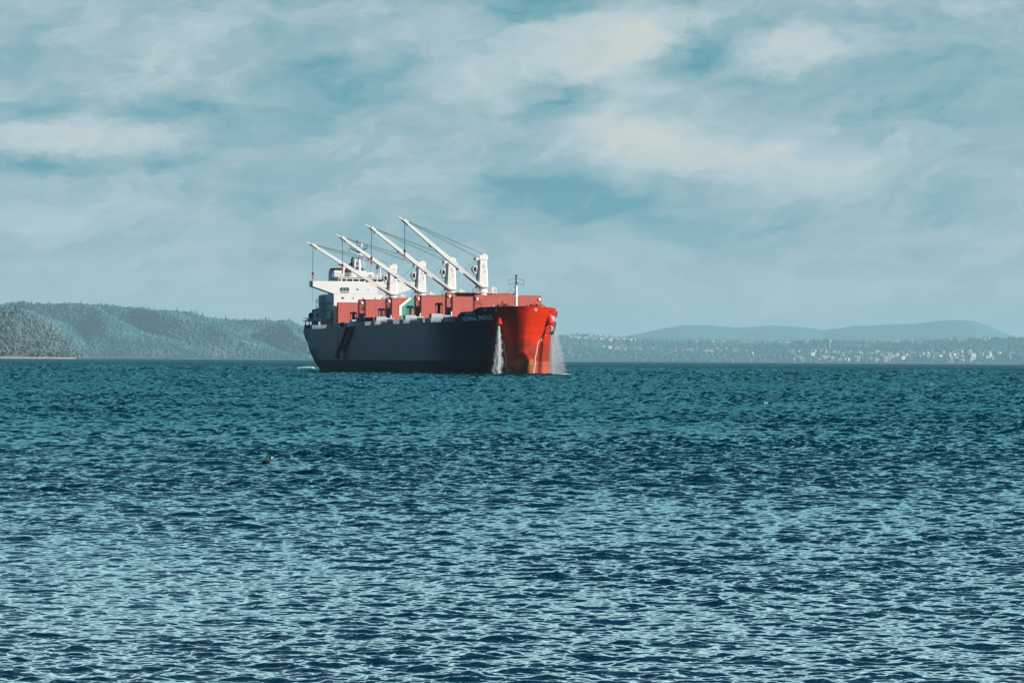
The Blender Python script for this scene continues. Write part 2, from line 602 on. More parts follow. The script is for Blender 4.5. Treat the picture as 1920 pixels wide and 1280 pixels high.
WHITE = paint('white_paint', (0.74, 0.73, 0.69), 0.45, 0.05, 0.5, streak=0.08)
WHITE2 = paint('cream_white_paint', (0.72, 0.70, 0.655), 0.5, 0.06, 0.8, streak=0.12)
DARKGL = paint('dark_glass', (0.012, 0.016, 0.02), 0.12, 0.05, 1)
BLACK = paint('black_steel', (0.012, 0.012, 0.014), 0.6, 0.2, 1)
GREYM = paint('grey_steel', (0.22, 0.23, 0.23), 0.6, 0.2, 1)
RUSTR = paint('hatch_red_paint', (0.47, 0.098, 0.070), 0.55, 0.10, 0.35, streak=0.05)
REDDK = paint('deck_red_paint', (0.30, 0.05, 0.035), 0.6, 0.15, 0.6)
REDBR = paint('bright_red_paint', (0.62, 0.03, 0.02), 0.45, 0.1, 0.6)
GREEN = paint('green_panel_paint', (0.085, 0.33, 0.26), 0.5, 0.05, 0.4)
YELLOW = paint('yellow_panel_paint', (0.62, 0.30, 0.03), 0.5, 0.05, 0.4)
ROPE = paint('steel_wire', (0.06, 0.075, 0.085), 0.6, 0.1, 1)
LAMPW = paint('lamp_lens_white', (0.85, 0.84, 0.78), 0.3, 0.03, 1)
TEALM = paint('pale_grey_green_steel', (0.45, 0.52, 0.52), 0.55, 0.1, 1)
BROWN = paint('brown_steel', (0.10, 0.055, 0.04), 0.6, 0.2, 1)

# hull lines -----------------------------------------------------------
BM = 16.1
STEM_Z = [(-2, 165.0), (1.5, 165.2), (6, 165.4), (10, 166.0), (14, 167.3), (17.2, 168.3)]
ZL = np.array([-2.0, 0.0, 1.6, 2.4, 4.3, 6.4, 9.5, 11.5, 12.4])
AFT_U = np.array([-28, -24, -20, -15, -10, -5, 0, 5, 10, 15])
AFT_B = np.array([
    [0.0, 0.0, 0.6, 3.0, 6.0, 9.0, 11.6, 13.8, 15.3, 16.1],   # -2
    [0.0, 0.0, 2.5, 6.0, 9.3, 11.6, 13.4, 14.9, 15.8, 16.1],  # 0
    [0.0, 2.0, 6.0, 9.0, 11.4, 13.2, 14.5, 15.4, 16.0, 16.1],
    [2.0, 5.0, 8.2, 10.6, 12.6, 14.0, 15.0, 15.7, 16.1, 16.1],
    [6.0, 8.3, 10.3, 12.2, 13.8, 14.9, 15.6, 16.0, 16.1, 16.1],
    [9.5, 11.0, 12.2, 13.6, 14.8, 15.5, 16.0, 16.1, 16.1, 16.1],
    [11.6, 12.3, 12.9, 14.0, 15.1, 15.7, 16.1, 16.1, 16.1, 16.1],
    [12.2, 12.9, 13.6, 14.6, 15.4, 15.9, 16.1, 16.1, 16.1, 16.1],
    [12.3, 13.1, 13.9, 14.8, 15.5, 15.9, 16.1, 16.1, 16.1, 16.1]])


def stem(z):
    return float(np.interp(z, [a for a, _ in STEM_Z], [b for _, b in STEM_Z]))


def half(u, z):
    if u <= 15:
        col = [np.interp(u, AFT_U, row) for row in AFT_B]
        return float(np.interp(z, ZL, col))
    s = stem(z) - u
    if s <= 0:
        return 0.0
    Lb = float(np.interp(z, [0, 8, 15], [40, 41, 42]))
    e = float(np.interp(z, [0, 4, 8, 12, 16], [0.80, 0.77, 0.72, 0.64, 0.585]))
    if s >= Lb:
        return BM
    return BM * (1 - (1 - s / Lb) ** 2.5) ** e


def ztop(u):
    return float(np.interp(u, [-30, -24, 10, 50, 100, 149.0, 151.6, 156.8, 158.6, 169], [12.9, 12.5, 12.35, 12.8, 13.1, 13.3, 15.75, 15.9, 16.9, 17.25]))


ts = [0, 4, 8, 13, 18, 23, 28, 33, 38, 43]                    # metres forward of the transom
ts += list(np.linspace(50, 150, 14))
ntail = 46
zrows = [-2.0, -0.8, 0.0, 0.8, 1.6, 2.4, 3.3, 4.3, 5.3, 6.4, 7.1, 7.8, 8.6, 9.5, 10.3, 11.0, 11.5, 11.9, 12.2]
hv, hf = [], []
cols = []


def station(z, k, side):
    L0 = -28.0
    if k < len(ts):
        u = L0 + ts[k]
    else:
        a = L0 + ts[-1]
        e = stem(z)
        q = (k - len(ts) + 1) / ntail
        u = e - (e - a) * (1 - q) ** 2
    return u


nk = len(ts) + ntail
TOPR = 5
nrow = len(zrows) + TOPR
full = []
for side in (-1, 1):
    ks = range(nk) if side == -1 else range(nk - 2, -1, -1)
    for k in ks:
        colv = []
        for z in zrows:
            u = station(z, k, side)
            colv.append((u, side * half(u, z), z))
        for j in range(1, TOPR + 1):
            uu = station(14, k, side)
            zt = ztop(uu)
            z = 12.2 + (zt - 12.2) * j / TOPR
            u = station(z, k, side)
            zt2 = 12.2 + (ztop(u) - 12.2) * j / TOPR
            colv.append((u, side * half(u, z), zt2))
        full.append(colv)
nc = len(full)
V = [p for c in full for p in c]
Fh = []
for c in range(nc - 1):
    for r in range(nrow - 1):
        Fh.append((c * nrow + r, (c + 1) * nrow + r, (c + 1) * nrow + r + 1, c * nrow + r + 1))

m, b, p = new_mat('hull_paint')
t = b.n('ShaderNodeTexCoord')
sp = b.n('ShaderNodeSeparateXYZ')
b.nt.links.new(t.outputs['Object'], sp.inputs[0])
ox, oy, oz = sp.outputs
nbig = b.noise(t.outputs['Object'], 0.25, 5, 0.6)
mp = b.n('ShaderNodeMapping')
mp.inputs['Scale'].default_value = (1.0, 1.0, 0.06)
b.nt.links.new(t.outputs['Object'], mp.inputs[0])
nst = b.noise(mp.outputs[0], 0.9, 5, 0.6)
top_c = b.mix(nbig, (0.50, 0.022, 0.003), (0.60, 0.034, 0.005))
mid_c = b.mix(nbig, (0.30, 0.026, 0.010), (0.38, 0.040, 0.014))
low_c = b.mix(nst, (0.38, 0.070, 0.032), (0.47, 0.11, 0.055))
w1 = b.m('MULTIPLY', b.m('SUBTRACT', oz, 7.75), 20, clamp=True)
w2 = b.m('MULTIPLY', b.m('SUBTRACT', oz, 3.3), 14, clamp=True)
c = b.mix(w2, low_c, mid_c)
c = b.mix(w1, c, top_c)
lit_bow = b.m('SUBTRACT', b.m('ADD', ox, b.m('MULTIPLY', oy, 0.42)), b.m('ADD', 156.0, b.m('MULTIPLY', oz, 0.20)))  # slanted boundary follows the lit and shaded sides of the hull
lit_bow = b.m('MULTIPLY', b.m('ADD', lit_bow, 1.5), 0.33, clamp=True)
shade_top = b.mix(nbig, (0.022, 0.009, 0.028), (0.060, 0.024, 0.064))  # shade of the starboard side painted in as dark colours over the red
shade_mid = b.mix(nst, (0.006, 0.006, 0.018), (0.032, 0.024, 0.056))
shade_low = b.mix(nst, (0.003, 0.006, 0.007), (0.008, 0.012, 0.012))
shade_c = b.mix(w2, shade_low, shade_mid)
shade_c = b.mix(w1, shade_c, shade_top)
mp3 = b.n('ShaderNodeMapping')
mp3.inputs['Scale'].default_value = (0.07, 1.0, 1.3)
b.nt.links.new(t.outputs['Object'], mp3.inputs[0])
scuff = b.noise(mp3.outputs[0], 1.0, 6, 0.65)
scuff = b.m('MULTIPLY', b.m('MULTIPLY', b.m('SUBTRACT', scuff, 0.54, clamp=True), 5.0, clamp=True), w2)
shade_c = b.mix(b.m('MULTIPLY', scuff, 0.45), shade_c, (0.085, 0.075, 0.11))
c = b.mix(lit_bow, shade_c, c)
# chafed patches where the anchor chain rubbed the bow round the stem
wv = b.n('ShaderNodeTexWave', wave_type='BANDS', bands_direction='DIAGONAL')
wv.inputs['Scale'].default_value = 0.9
wv.inputs['Distortion'].default_value = 1.6
wv.inputs['Detail'].default_value = 2
b.nt.links.new(t.outputs['Object'], wv.inputs[0])


def patch(u0, v0, z0, ru, rv, rz):
    a = b.m('POWER', b.m('DIVIDE', b.m('SUBTRACT', oy, v0), rv), 2.0)
    d = b.m('POWER', b.m('DIVIDE', b.m('SUBTRACT', oz, z0), rz), 2.0)
    e = b.m('POWER', b.m('DIVIDE', b.m('SUBTRACT', ox, u0), ru), 2.0)
    q = b.m('ADD', b.m('ADD', a, d), e)
    q = b.m('ADD', q, b.m('MULTIPLY', nbig, 0.7))
    return b.m('MULTIPLY', b.m('SUBTRACT', 1.75, q), 3.0, clamp=True)


pt = b.m('MAXIMUM', patch(166, 0.3, 8.0, 12, 1.5, 1.0), patch(166, 2.3, 5.0, 12, 1.0, 1.1))
pt2 = patch(166, 0.9, 1.6, 12, 1.1, 2.0)
dark = b.m('MULTIPLY', b.m('GREATER_THAN', wv.outputs['Fac'], 0.62), b.m('MAXIMUM', pt, pt2))
c = b.mix(b.m('MULTIPLY', pt2, 0.6), c, (0.40, 0.24, 0.08))
c = b.mix(b.m('MULTIPLY', dark, 0.85), c, (0.02, 0.02, 0.018))
# plate seams and rust runs
seam = b.n('ShaderNodeTexBrick')
seam.inputs['Scale'].default_value = 1.0
seam.inputs['Mortar Size'].default_value = 0.05
seam.offset = 0.0
seam.inputs['Brick Width'].default_value = 6.0
seam.inputs['Row Height'].default_value = 2.1
seam.inputs['Color1'].default_value = (1, 1, 1, 1)
seam.inputs['Color2'].default_value = (0.90, 0.90, 0.90, 1)
seam.inputs['Mortar'].default_value = (0.42, 0.42, 0.42, 1)
b.nt.links.new(b.xyz(ox, oz, 0.0), seam.inputs['Vector'])
c = b.mix(0.8, c, seam.outputs['Color'], 'MULTIPLY')
run = b.m('MULTIPLY', b.m('SUBTRACT', nst, 0.60, clamp=True), 3.0, clamp=True)
c = b.mix(b.m('MULTIPLY', run, b.m('ADD', 0.10, b.m('MULTIPLY', lit_bow, 0.25))), c, (0.16, 0.06, 0.03))
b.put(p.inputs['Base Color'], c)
rg = b.m('ADD', b.m('SUBTRACT', 0.52, b.m('MULTIPLY', w2, 0.27)), b.m('MULTIPLY', nbig, 0.12))
b.put(p.inputs['Roughness'], rg)
b.put(p.inputs['Specular IOR Level'], b.m('ADD', 0.10, b.m('MULTIPLY', w2, 0.09)))
p.inputs['Specular Tint'].default_value = (1.0, 0.80, 1.0, 1)
bp = b.n('ShaderNodeBump')
bp.inputs['Strength'].default_value = 0.25
bp.inputs['Distance'].default_value = 0.12
b.put(bp.inputs['Height'], b.m('ADD', b.m('MULTIPLY', nbig, 0.6), b.m('MULTIPLY', b.m('SINE', b.m('MULTIPLY', ox, 2.6)), 0.05)))
b.put(p.inputs['Normal'], bp.outputs[0])
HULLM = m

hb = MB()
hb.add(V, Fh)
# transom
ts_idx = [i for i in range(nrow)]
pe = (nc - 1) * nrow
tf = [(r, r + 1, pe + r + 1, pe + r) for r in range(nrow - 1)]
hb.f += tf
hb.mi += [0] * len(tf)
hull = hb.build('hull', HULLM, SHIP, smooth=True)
me = hull.data
# deck plating, one sheet inside the shell below the rail
dk = MB()
us = np.concatenate([np.linspace(-27.9, 148, 40), np.linspace(149, 166.0, 24)])
dv, df = [], []
for i, u in enumerate(us):
    z = (12.15 if u < 149.5 else 15.3) if u < 158 else 15.8
    hw = max(0.02, half(u, min(z, 12)) - 0.12) if u < 160 else max(0.02, half(u, 14) - 0.3)
    dv += [(u, -hw, z), (u, hw, z)]
    if i:
        df.append((2 * i - 2, 2 * i, 2 * i + 1, 2 * i - 1))
dk.add(dv, df)
dk.build('deck', REDDK, SHIP)

# bulbous bow
bb = MB()
n1_, n2_ = 28, 20
vs, fs = [], []
for i in range(n1_ + 1):
    q = i / n1_
    u = 157 + 13.2 * q
    k = math.sqrt(max(0, 1 - max(0, (q - 0.30) / 0.70) ** 2.2))
    zc = 1.2 + 1.9 * q * q
    for j in range(n2_):
        a = 2 * math.pi * j / n2_
        vs.append((u, (2.55 * k + .02) * math.cos(a), zc + (4.0 * k + .02) * math.sin(a) * (1.0 if math.sin(a) > 0 else 1.1)))
for i in range(n1_):
    for j in range(n2_):
        fs.append((i * n2_ + j, i * n2_ + (j + 1) % n2_, (i + 1) * n2_ + (j + 1) % n2_, (i + 1) * n2_ + j))
bb.add(vs, fs)
bb.build('bulbous_bow', HULLM, SHIP, smooth=True)


def hull_strip(name, z, u0, u1, side, h=0.22, out=0.10, mat=None):
    mb = MB()
    n = int((u1 - u0) / 3) + 2
    us_ = np.linspace(u0, u1, n)
    ring_ = []
    for u in us_:
        z_ = z(u) if callable(z) else z
        a = half(u, min(z_, 12.2) if u < 149 else z_)
        ring_.append([(u, side * (a - 0.05), z_ - h / 2), (u, side * (a + out), z_ - h / 2), (u, side * (a + out), z_ + h / 2), (u, side * (a - 0.05), z_ + h / 2)])
    vs = [p for r in ring_ for p in r]
    fs = []
    for i in range(n - 1):
        for j in range(4):
            fs.append((i * 4 + j, i * 4 + (j + 1) % 4, (i + 1) * 4 + (j + 1) % 4, (i + 1) * 4 + j))
    fs += [(0, 1, 2, 3), ((n - 1) * 4 + 3, (n - 1) * 4 + 2, (n - 1) * 4 + 1, (n - 1) * 4)]
    mb.add(vs, fs)
    return mb.build(name, mat or HULLM, SHIP)


hull_strip('rub_rail', 10.6, -6, 60, -1, 0.28, 0.14)
hull_strip('rub_rail', 10.9, 66, 132, -1, 0.28, 0.14)
hull_strip('rub_rail', 9.2, -2, 20, -1, 0.2, 0.1)
hull_strip('rub_rail', 10.8, 10, 125, 1, 0.28, 0.14)
hull_strip('rail_cap', lambda u: ztop(u) + 0.02, -26, 148, -1, 0.14, 0.12)
hull_strip('rail_cap', lambda u: ztop(u) + 0.02, -26, 148, 1, 0.14, 0.12)

# ship's name on both bows ---------------------------------------------
def name_text(side):
    cu = bpy.data.curves.new('t', 'FONT')
    cu.body = 'FEDERAL INDUS'
    cu.size = 1.0
    cu.offset = 0.026
    cu.resolution_u = 3
    cu.space_character = 1.1
    to = bpy.data.objects.new('t', cu)
    COL.objects.link(to)
    dg = bpy.context.evaluated_depsgraph_get()
    me = bpy.data.meshes.new_from_object(to.evaluated_get(dg))
    bpy.data.objects.remove(to)
    n = len(me.vertices)
    co = np.zeros(n * 3)
    me.vertices.foreach_get('co', co)
    co = co.reshape(-1, 3)
    w = co[:, 0].max()
    # subdivide long faces is unnecessary: letters are narrow compared with the curvature
    u0, u1 = NAME_U
    out = []
    for x, y, _ in co:
        q = x / w
        if side > 0:
            q = 1 - q
        u = u0 + (u1 - u0) * q
        z = 13.45 + 0.45 * q + y * 1.55
        out.append((u, side * (half(u, z) + 0.06), z))
    me.vertices.foreach_set('co', np.array(out, np.float32).ravel())
    me.materials.clear()
    me.materials.append(LAMPW)
    me.name = 'ship_name'
    o = bpy.data.objects.new('ship_name', me)
    COL.objects.link(o)
    o.parent = SHIP
    return o


NAME_U = (152.3, 162.3)
name_text(-1)
name_text(1)


def hull_mark(name, pts, side, r=0.09, mat=None):
    mb = MB()
    P = []
    for u, z in pts:
        P.append((u, side * (half(u, z) + 0.04), z))
    mb.path(P, r, 5)
    return mb.build(name, mat or LAMPW, SHIP)


# draught marks: a column of short figures
def draught_column(u, z0, z1, side, name='draught_marks'):
    mb = MB()
    z = z0
    k = 0
    while z < z1:
        du = 0.10 * math.sin(z * 1.9)
        for dz in (0.0, 0.22):
            a = (u + du - 0.16, z + dz)
            c_ = (u + du + 0.16, z + dz)
            mb.path([(q[0], side * (half(q[0], q[1]) + 0.04), q[1]) for q in (a, c_)], 0.05, 4)
        mb.path([(u + du + (0.16 if k % 2 else -0.16), side * (half(u + du, z) + 0.05), z), (u + du + (0.16 if k % 2 else -0.16), side * (half(u + du, z + .22) + 0.05), z + 0.22)], 0.05, 4)
        z += 0.4
        k += 1
    return mb.build(name, LAMPW, SHIP)


draught_column(162.6, 0.4, 8.6, -1)
draught_column(162.7, 0.4, 8.6, 1)
hull_mark('draught_marks', [(26, 4.2), (26, 6.3)], -1, 0.11)
hull_mark('draught_marks', [(128.7, 9.2), (128.7, 10.3)], -1, 0.11)
hull_mark('draught_marks', [(-7, 8.2), (-7, 9.4)], -1, 0.08)
# bulb symbol on the port bow
hull_mark('bulb_symbol', [(161.0, 10.2), (160.6, 10.0), (160.9, 9.6), (161.7, 9.4), (162.0, 8.9), (161.5, 8.5), (160.9, 8.6)], 1, 0.12)

# hawse pipe fairings and anchors ----------------------------------------
def hawse(side):
    u0, z0 = (162.6, 15.6) if side > 0 else (164.0, 15.4)
    y0 = half(u0, 15) - 0.6
    mb = MB()
    top = Vector((u0 - 0.2, side * (y0 + 0.4), z0))
    bot = Vector((u0 + 0.1, side * (half(u0, 12) + 1.5), z0 - 2.8))
    mb.tube(top, bot, 0.6, 0.85, 14)
    mb.lathe([(0.85, -0.12), (0.98, 0.0), (0.85, 0.12)], (0, 0, 0), 14)
    # turn the rim to the end of the pipe
    d = (bot - top).normalized()
    q = d.to_track_quat('Z', 'Y')
    for i in range(len(mb.v) - 42, len(mb.v)):
        mb.v[i] = tuple(q @ Vector(mb.v[i]) + bot)
    o = mb.build('hawse_fairing', HULLM, SHIP, smooth=False)
    an = MB()
    c0 = bot + d * 0.5
    an.bar(c0, c0 + Vector((0, side * 0.25, -1.9)), 0.35, 0.35)
    cr = c0 + Vector((0, side * 0.3, -1.9))
    an.bar(cr + Vector((-1.0, 0, 0.1)), cr + Vector((1.0, 0, 0.1)), 0.5, 0.5)
    an.bar(cr + Vector((-0.9, 0, 0)), cr + Vector((-1.2, side * 0.3, 1.35)), 0.4, 0.35, 0.12, 0.1)
    an.bar(cr + Vector((0.9, 0, 0)), cr + Vector((1.2, side * 0.3, 1.35)), 0.4, 0.35, 0.12, 0.1)
    if side > 0:
        an.build('anchor', BLACK, SHIP)
    return bot


hs = hawse(-1)
hp = hawse(1)
# the starboard anchor is down: chain from the hawse pipe into the water
ch = MB()
a0 = hs + Vector((0, -0.1, -0.3))
for i in range(44):
    z0 = a0.z - i * 0.31
    if z0 < -0.6:
        break
    q = (i % 2) * math.pi / 2
    for s_ in (-1, 1):
        ch.tube((a0.x + 0.14 * s_ * math.cos(q), a0.y + 0.14 * s_ * math.sin(q), z0), (a0.x + 0.14 * s_ * math.cos(q), a0.y + 0.14 * s_ * math.sin(q), z0 - 0.38), 0.055, n=5)
ch.build('anchor_chain', BLACK, SHIP)

# mooring fairleads in the bow rail: dark ovals with a pale rim
def fairlead(u, side, z, n=1, r=0.28, pale=True):
    for k in range(n):
        fr, ho = MB(), MB()
        uu = u - k * 0.85
        y = half(uu, z)
        nrm = Vector((half(uu - .5, z) - half(uu + .5, z), side * 1.0, 0)).normalized()
        c_ = Vector((uu, side * y, z))
        tng = nrm.cross(Vector((0, 0, 1)))
        P = []
        for i in range(13):
            a = 2 * math.pi * i / 12
            P.append(c_ + nrm * 0.06 + tng * (r * 1.35 * math.cos(a)) + Vector((0, 0, r * math.sin(a))))
        fr.path(P, 0.07, 5)
        ho.add([q - nrm * 0.06 for q in P[:-1]] + [q + nrm * 0.02 for q in P[:-1]],
               [tuple(range(12)), tuple(range(12, 24))] + [(i, (i + 1) % 12, 12 + (i + 1) % 12, 12 + i) for i in range(12)])
        f = fr.build('fairlead', LAMPW if pale else HULLM, SHIP)
        ho.build('opening', BLACK, f)


fairlead(167.4, 1, 16.35, 1, 0.3)
fairlead(163.2, 1, 16.0, 3, 0.24, False)
fairlead(156.5, 1, 15.9, 2, 0.26, False)
fairlead(160.8, -1, 16.2, 1, 0.24)
fairlead(163.6, -1, 16.2, 1, 0.24)
fairlead(157.0, -1, 15.25, 4, 0.2, True)

# hatches -------------------------------------------------------------------
HW = 8.95
# (front face u, thickness, bottom, top)
STACKS = [(3.0, 1.7, 14.2, 20.4), (29.1, 1.9, 14.4, 20.9), (36.4, 1.9, 14.4, 20.7), (60.7, 1.9, 14.6, 20.9), (66.6, 1.9, 14.6, 20.8),
          (92.4, 1.9, 14.8, 21.1), (98.2, 1.9, 14.8, 20.9), (124.0, 1.9, 14.9, 21.3), (129.8, 1.9, 14.9, 20.2), (151.0, 1.9, 14.9, 20.25)]
for i, (u, th, z0, z1) in enumerate(STACKS):
    mb = MB()
    hw = HW
    mb.box((u - th, u - th / 2 - 0.04), (-hw, hw), (z0, z1 - 0.08))
    mb.box((u - th / 2 + 0.04, u), (-hw, hw), (z0, z1))
    mb.box((u - th / 2 - 0.04, u - th / 2 + 0.04), (-hw + 0.3, hw - 0.3), (z0 + 0.2, z1 - 0.4))
    # faint stiffener lines on the face and the folded hinge plates
    for q in (-0.66, -0.33, 0.0, 0.33, 0.66):
        mb.box((u + 0.002, u + 0.03), (q * hw - 0.04, q * hw + 0.04), (z0 + 0.2, z1 - 0.25))
    mb.box((u + 0.003, u + 0.05), (-hw, hw), (z1 - 0.16, z1 - 0.03))
    o = mb.build('hatch_cover', RUSTR, SHIP, bevel=0.03)
    lamp = MB()
    ys = (-hw + 0.75,) if i != 9 else (-hw + 0.6, hw - 0.55)
    if i in (1, 3, 5, 7, 9):
        for y in ys:
            lamp = MB()
            lamp.tube((u, y, z1 - 0.95), (u + 0.25, y, z1 - 0.95), 0.30, 0.36, 12)
            lamp.build('floodlight', LAMPW, o)
    if i in (2, 4, 6, 8):
        mk = MB()
        mk.box((u - 0.1, u + 0.1), (-hw - 0.45, -hw - 0.15), (z0 + 0.1, z0 + 1.3))
        mk.build('ladder_plate', LAMPW, o)
HC = []
for i, (u0, u1) in enumerate([(3.2, 27.4), (36.6, 59.0), (66.8, 90.6), (98.4, 122.2), (130.0, 149.2)]):
    mb = MB()
    z0, z1 = 12.1, 14.0 + 0.18 * i
    mb.box((u0 - 2.2, u1 + 2.2), (-HW - 0.3, HW + 0.3), (z0, z1))
    k = u0 - 1.5
    while k < u1 + 1.8:
        for s_ in (-1, 1):
            mb.box((k, k + 0.15), (s_ * (HW + 0.3) - (0.45 if s_ < 0 else 0), s_ * (HW + 0.3) + (0.45 if s_ > 0 else 0)), (z0, z1 - 0.2))
        k += 1.9
    mb.box((u0 - 2.3, u1 + 2.3), (-HW - 0.75, -HW - 0.303), (z1 - 0.18, z1 + 0.03))
    mb.box((u0 - 2.3, u1 + 2.3), (HW + 0.303, HW + 0.75), (z1 - 0.18, z1 + 0.03))
    mb.build('hatch_coaming', [REDDK], SHIP)

# the painted sign on the third stack: green field, white chevron edge, yellow corner
u = 66.6


def panel(name, poly, off, mat):
    mb = MB()
    mb.prism_x([(y, z) for y, z in poly], u + off, u + off + 0.012)
    return mb.build(name, mat, SHIP)


panel('painted_sign', [(-6.35, 14.75), (-6.35, 18.4), (-3.4, 20.75), (1.6, 20.75), (1.6, 14.75)], 0.05, GREEN)
sg = [o for o in bpy.data.objects if o.name == 'painted_sign'][0]
for nm, poly, mat, off in (('chevron', [(-6.9, 15.8), (-6.9, 18.55), (-4.05, 20.78), (-3.05, 20.78), (-6.15, 18.25), (-6.15, 15.8)], LAMPW, 0.068),
                           ('corner', [(-3.9, 15.5), (-2.4, 18.1), (0.6, 20.2), (0.6, 16.2), (-1.0, 15.4)], YELLOW, 0.068)):
    o = panel(nm, poly, off, mat)
    o.parent = sg

# crane houses / mast houses between the hatches -----------------------------------
CR = [31.75, 63.5, 94.9, 126.2]
for u in CR:
    mb = MB()
    mb.box((u - 2.0, u + 2.0), (-3.4, 3.4), (12.1, 17.4))
    mb.box((u - 1.6, u + 1.6), (-6.2, -3.4), (12.1, 15.2))
    mb.build('crane_house', REDDK, SHIP)

# cranes ---------------------------------------------------------------------------
JIB = [((-25.52, 37.24), (-23.55, 35.73), 22.0), ((-24.5, 38.37), (-22.59, 37.07), 22.1), ((-23.95, 40.11), (-22.17, 38.69), 22.3), ((-23.03, 41.12), (-21.15, 39.75), 22.4)]
HOOK = [(28.4, 26.1), (30.1, 27.6), (31.3, 28.8), (32.3, 29.8)]


def crane(i):
    u = CR[i]
    (ty, tz), (hy, hz_), zb = JIB[i]
    zb = zb + 0.6
    top = zb + 7.9
    tw = MB()
    # tapered tower body: octagonal-ish section, wider at the foot
    def ringp(z, hx, hy_, cx=0.0):
        c_ = 0.35
        return [(u - hx + c_, cx - hy_, z), (u + hx - c_, cx - hy_, z), (u + hx, cx - hy_ + c_, z), (u + hx, cx + hy_ - c_, z), (u + hx - c_, cx + hy_, z), (u - hx + c_, cx + hy_, z), (u - hx, cx + hy_ - c_, z), (u - hx, cx - hy_ + c_, z)]
    rg_ = [ringp(zb - 0.1, 1.45, 1.42), ringp(zb + 2.5, 1.35, 1.34), ringp(top - 1.0, 1.10, 1.10), ringp(top - 0.95, 1.22, 1.3), ringp(top - 0.35, 1.22, 1.35)]
    vs = [q for r in rg_ for q in r]
    fs = []
    for j in range(len(rg_) - 1):
        for k in range(8):
            fs.append((j * 8 + k, j * 8 + (k + 1) % 8, (j + 1) * 8 + (k + 1) % 8, (j + 1) * 8 + k))
    fs.append(tuple(range(8))[::-1])
    fs.append(tuple(range((len(rg_) - 1) * 8, len(rg_) * 8)))
    tw.add(vs, fs)
    # sheave cheeks on the head
    for dx_ in (-0.75, 0.75):
        poly = [(-0.9, top - 0.4), (1.4, top - 0.4), (1.45, top + 0.1), (0.9, top + 0.65), (0.3, top + 0.75), (-0.3, top + 0.35), (-0.9, top + 0.2)]
        tw.prism_x(poly, u + dx_ - 0.09, u + dx_ + 0.09)
    tw.tube((u - 0.7, 0.6, top + 0.2), (u + 0.7, 0.6, top + 0.2), 0.42, n=12)
    tw.tube((u - 0.7, -1.4, top - 0.55), (u + 0.7, -1.4, top - 0.55), 0.3, n=12)
    tw.box((u - 1.2, u + 1.2), (-2.0, -1.1), (top - 1.05, top - 0.35))
    c = tw.build('crane', WHITE2, SHIP)
    c['label'] = 'white deck crane with its jib raised out to starboard'
    # black louvres and plates on the front of the tower
    pl = MB()
    f = u + 1.36
    pl.bar((f - 0.12, -0.25, top - 2.75), (f - 0.12, 0.25, top - 2.35), 0.05, 0.14)
    pl.box((f - 0.22, f - 0.08), (0.18, 0.30), (top - 3.3, top - 2.9))
    pl.build('vent_slot', BLACK, c)
    pl = MB()
    for a, b_ in (((0.16, 0.20), (0, 0.5)), ((0.60, 0.64), (0, 0.5)), ((0.16, 0.64), (-0.04, 0.0)), ((0.16, 0.64), (0.5, 0.54))):
        pl.box((f - 0.12, f - 0.04), a, (top - 4.4 + b_[0], top - 4.4 + b_[1]))
    pl.build('door_frame', GREYM, c)
    # operator cab on the starboard side of the tower
    cb = MB()
    z0 = top - 4.75
    cb.prism_x([(-1.15, z0), (-2.1, z0 + 0.15), (-2.75, z0 + 1.0), (-2.75, z0 + 1.75), (-2.2, z0 + 2.25), (-1.15, z0 + 2.3)], u - 0.75, u + 0.75)
    cab = cb.build('driver_cab', WHITE2, c, bevel=0.05)
    gl = MB()
    gl.prism_x([(-1.75, z0 + 0.55), (-2.3, z0 + 0.75), (-2.5, z0 + 1.1), (-2.5, z0 + 1.65), (-2.1, z0 + 1.95), (-1.75, z0 + 1.95)], u - 0.78, u + 0.78)
    gl.prism_x([(-2.14, z0 + 0.18), (-2.80, z0 + 1.0), (-2.80, z0 + 1.72), (-2.26, z0 + 2.2), (-2.2, z0 + 2.12), (-2.72, z0 + 1.68), (-2.72, z0 + 1.05), (-2.1, z0 + 0.28)], u - 0.6, u + 0.6)
    gl.build('cab_window', DARKGL, cab)
    st = MB()
    st.box((u - 0.8, u + 0.8), (-2.2, -1.15), (z0 - 0.35, z0 - 0.22))
    st.build('cab_step', BLACK, cab)
    # side ladder along the shaded corner
    ld = MB()
    for y in (-1.62, -1.45):
        ld.tube((u + 0.2, y, zb + 0.2), (u + 0.2, y + 0.18, z0 - 0.3), 0.045, n=5)
    k = zb + 0.4
    while k < z0 - 0.5:
        ld.tube((u + 0.2, -1.62, k), (u + 0.2, -1.40, k), 0.03, n=4)
        k += 0.4
    ld.build('ladder', GREYM, c)
    # pedestal, part of the ship's deck
    pd = MB()
    pd.lathe([(1.55, 17.3), (1.55, zb - 1.9), (1.85, zb - 1.75), (1.85, zb - 1.6), (1.55, zb - 1.5), (1.5, zb - 0.75), (1.75, zb - 0.6), (1.75, zb - 0.15), (1.4, zb - 0.1)], (u, 0, 0), 28)
    pdo = pd.build('pedestal', WHITE2, c, smooth=False)
    gb = MB()
    gb.lathe([(1.80, zb - 0.58), (1.84, zb - 0.5), (1.84, zb - 0.28), (1.80, zb - 0.2)], (u, 0, 0), 28)
    gb.build('slewing_ring', GREYM, pdo)
    pf = MB()
    zp = zb - 1.68
    pf.box((u - 1.4, u + 1.6), (1.2, 3.9), (zp - 0.12, zp))
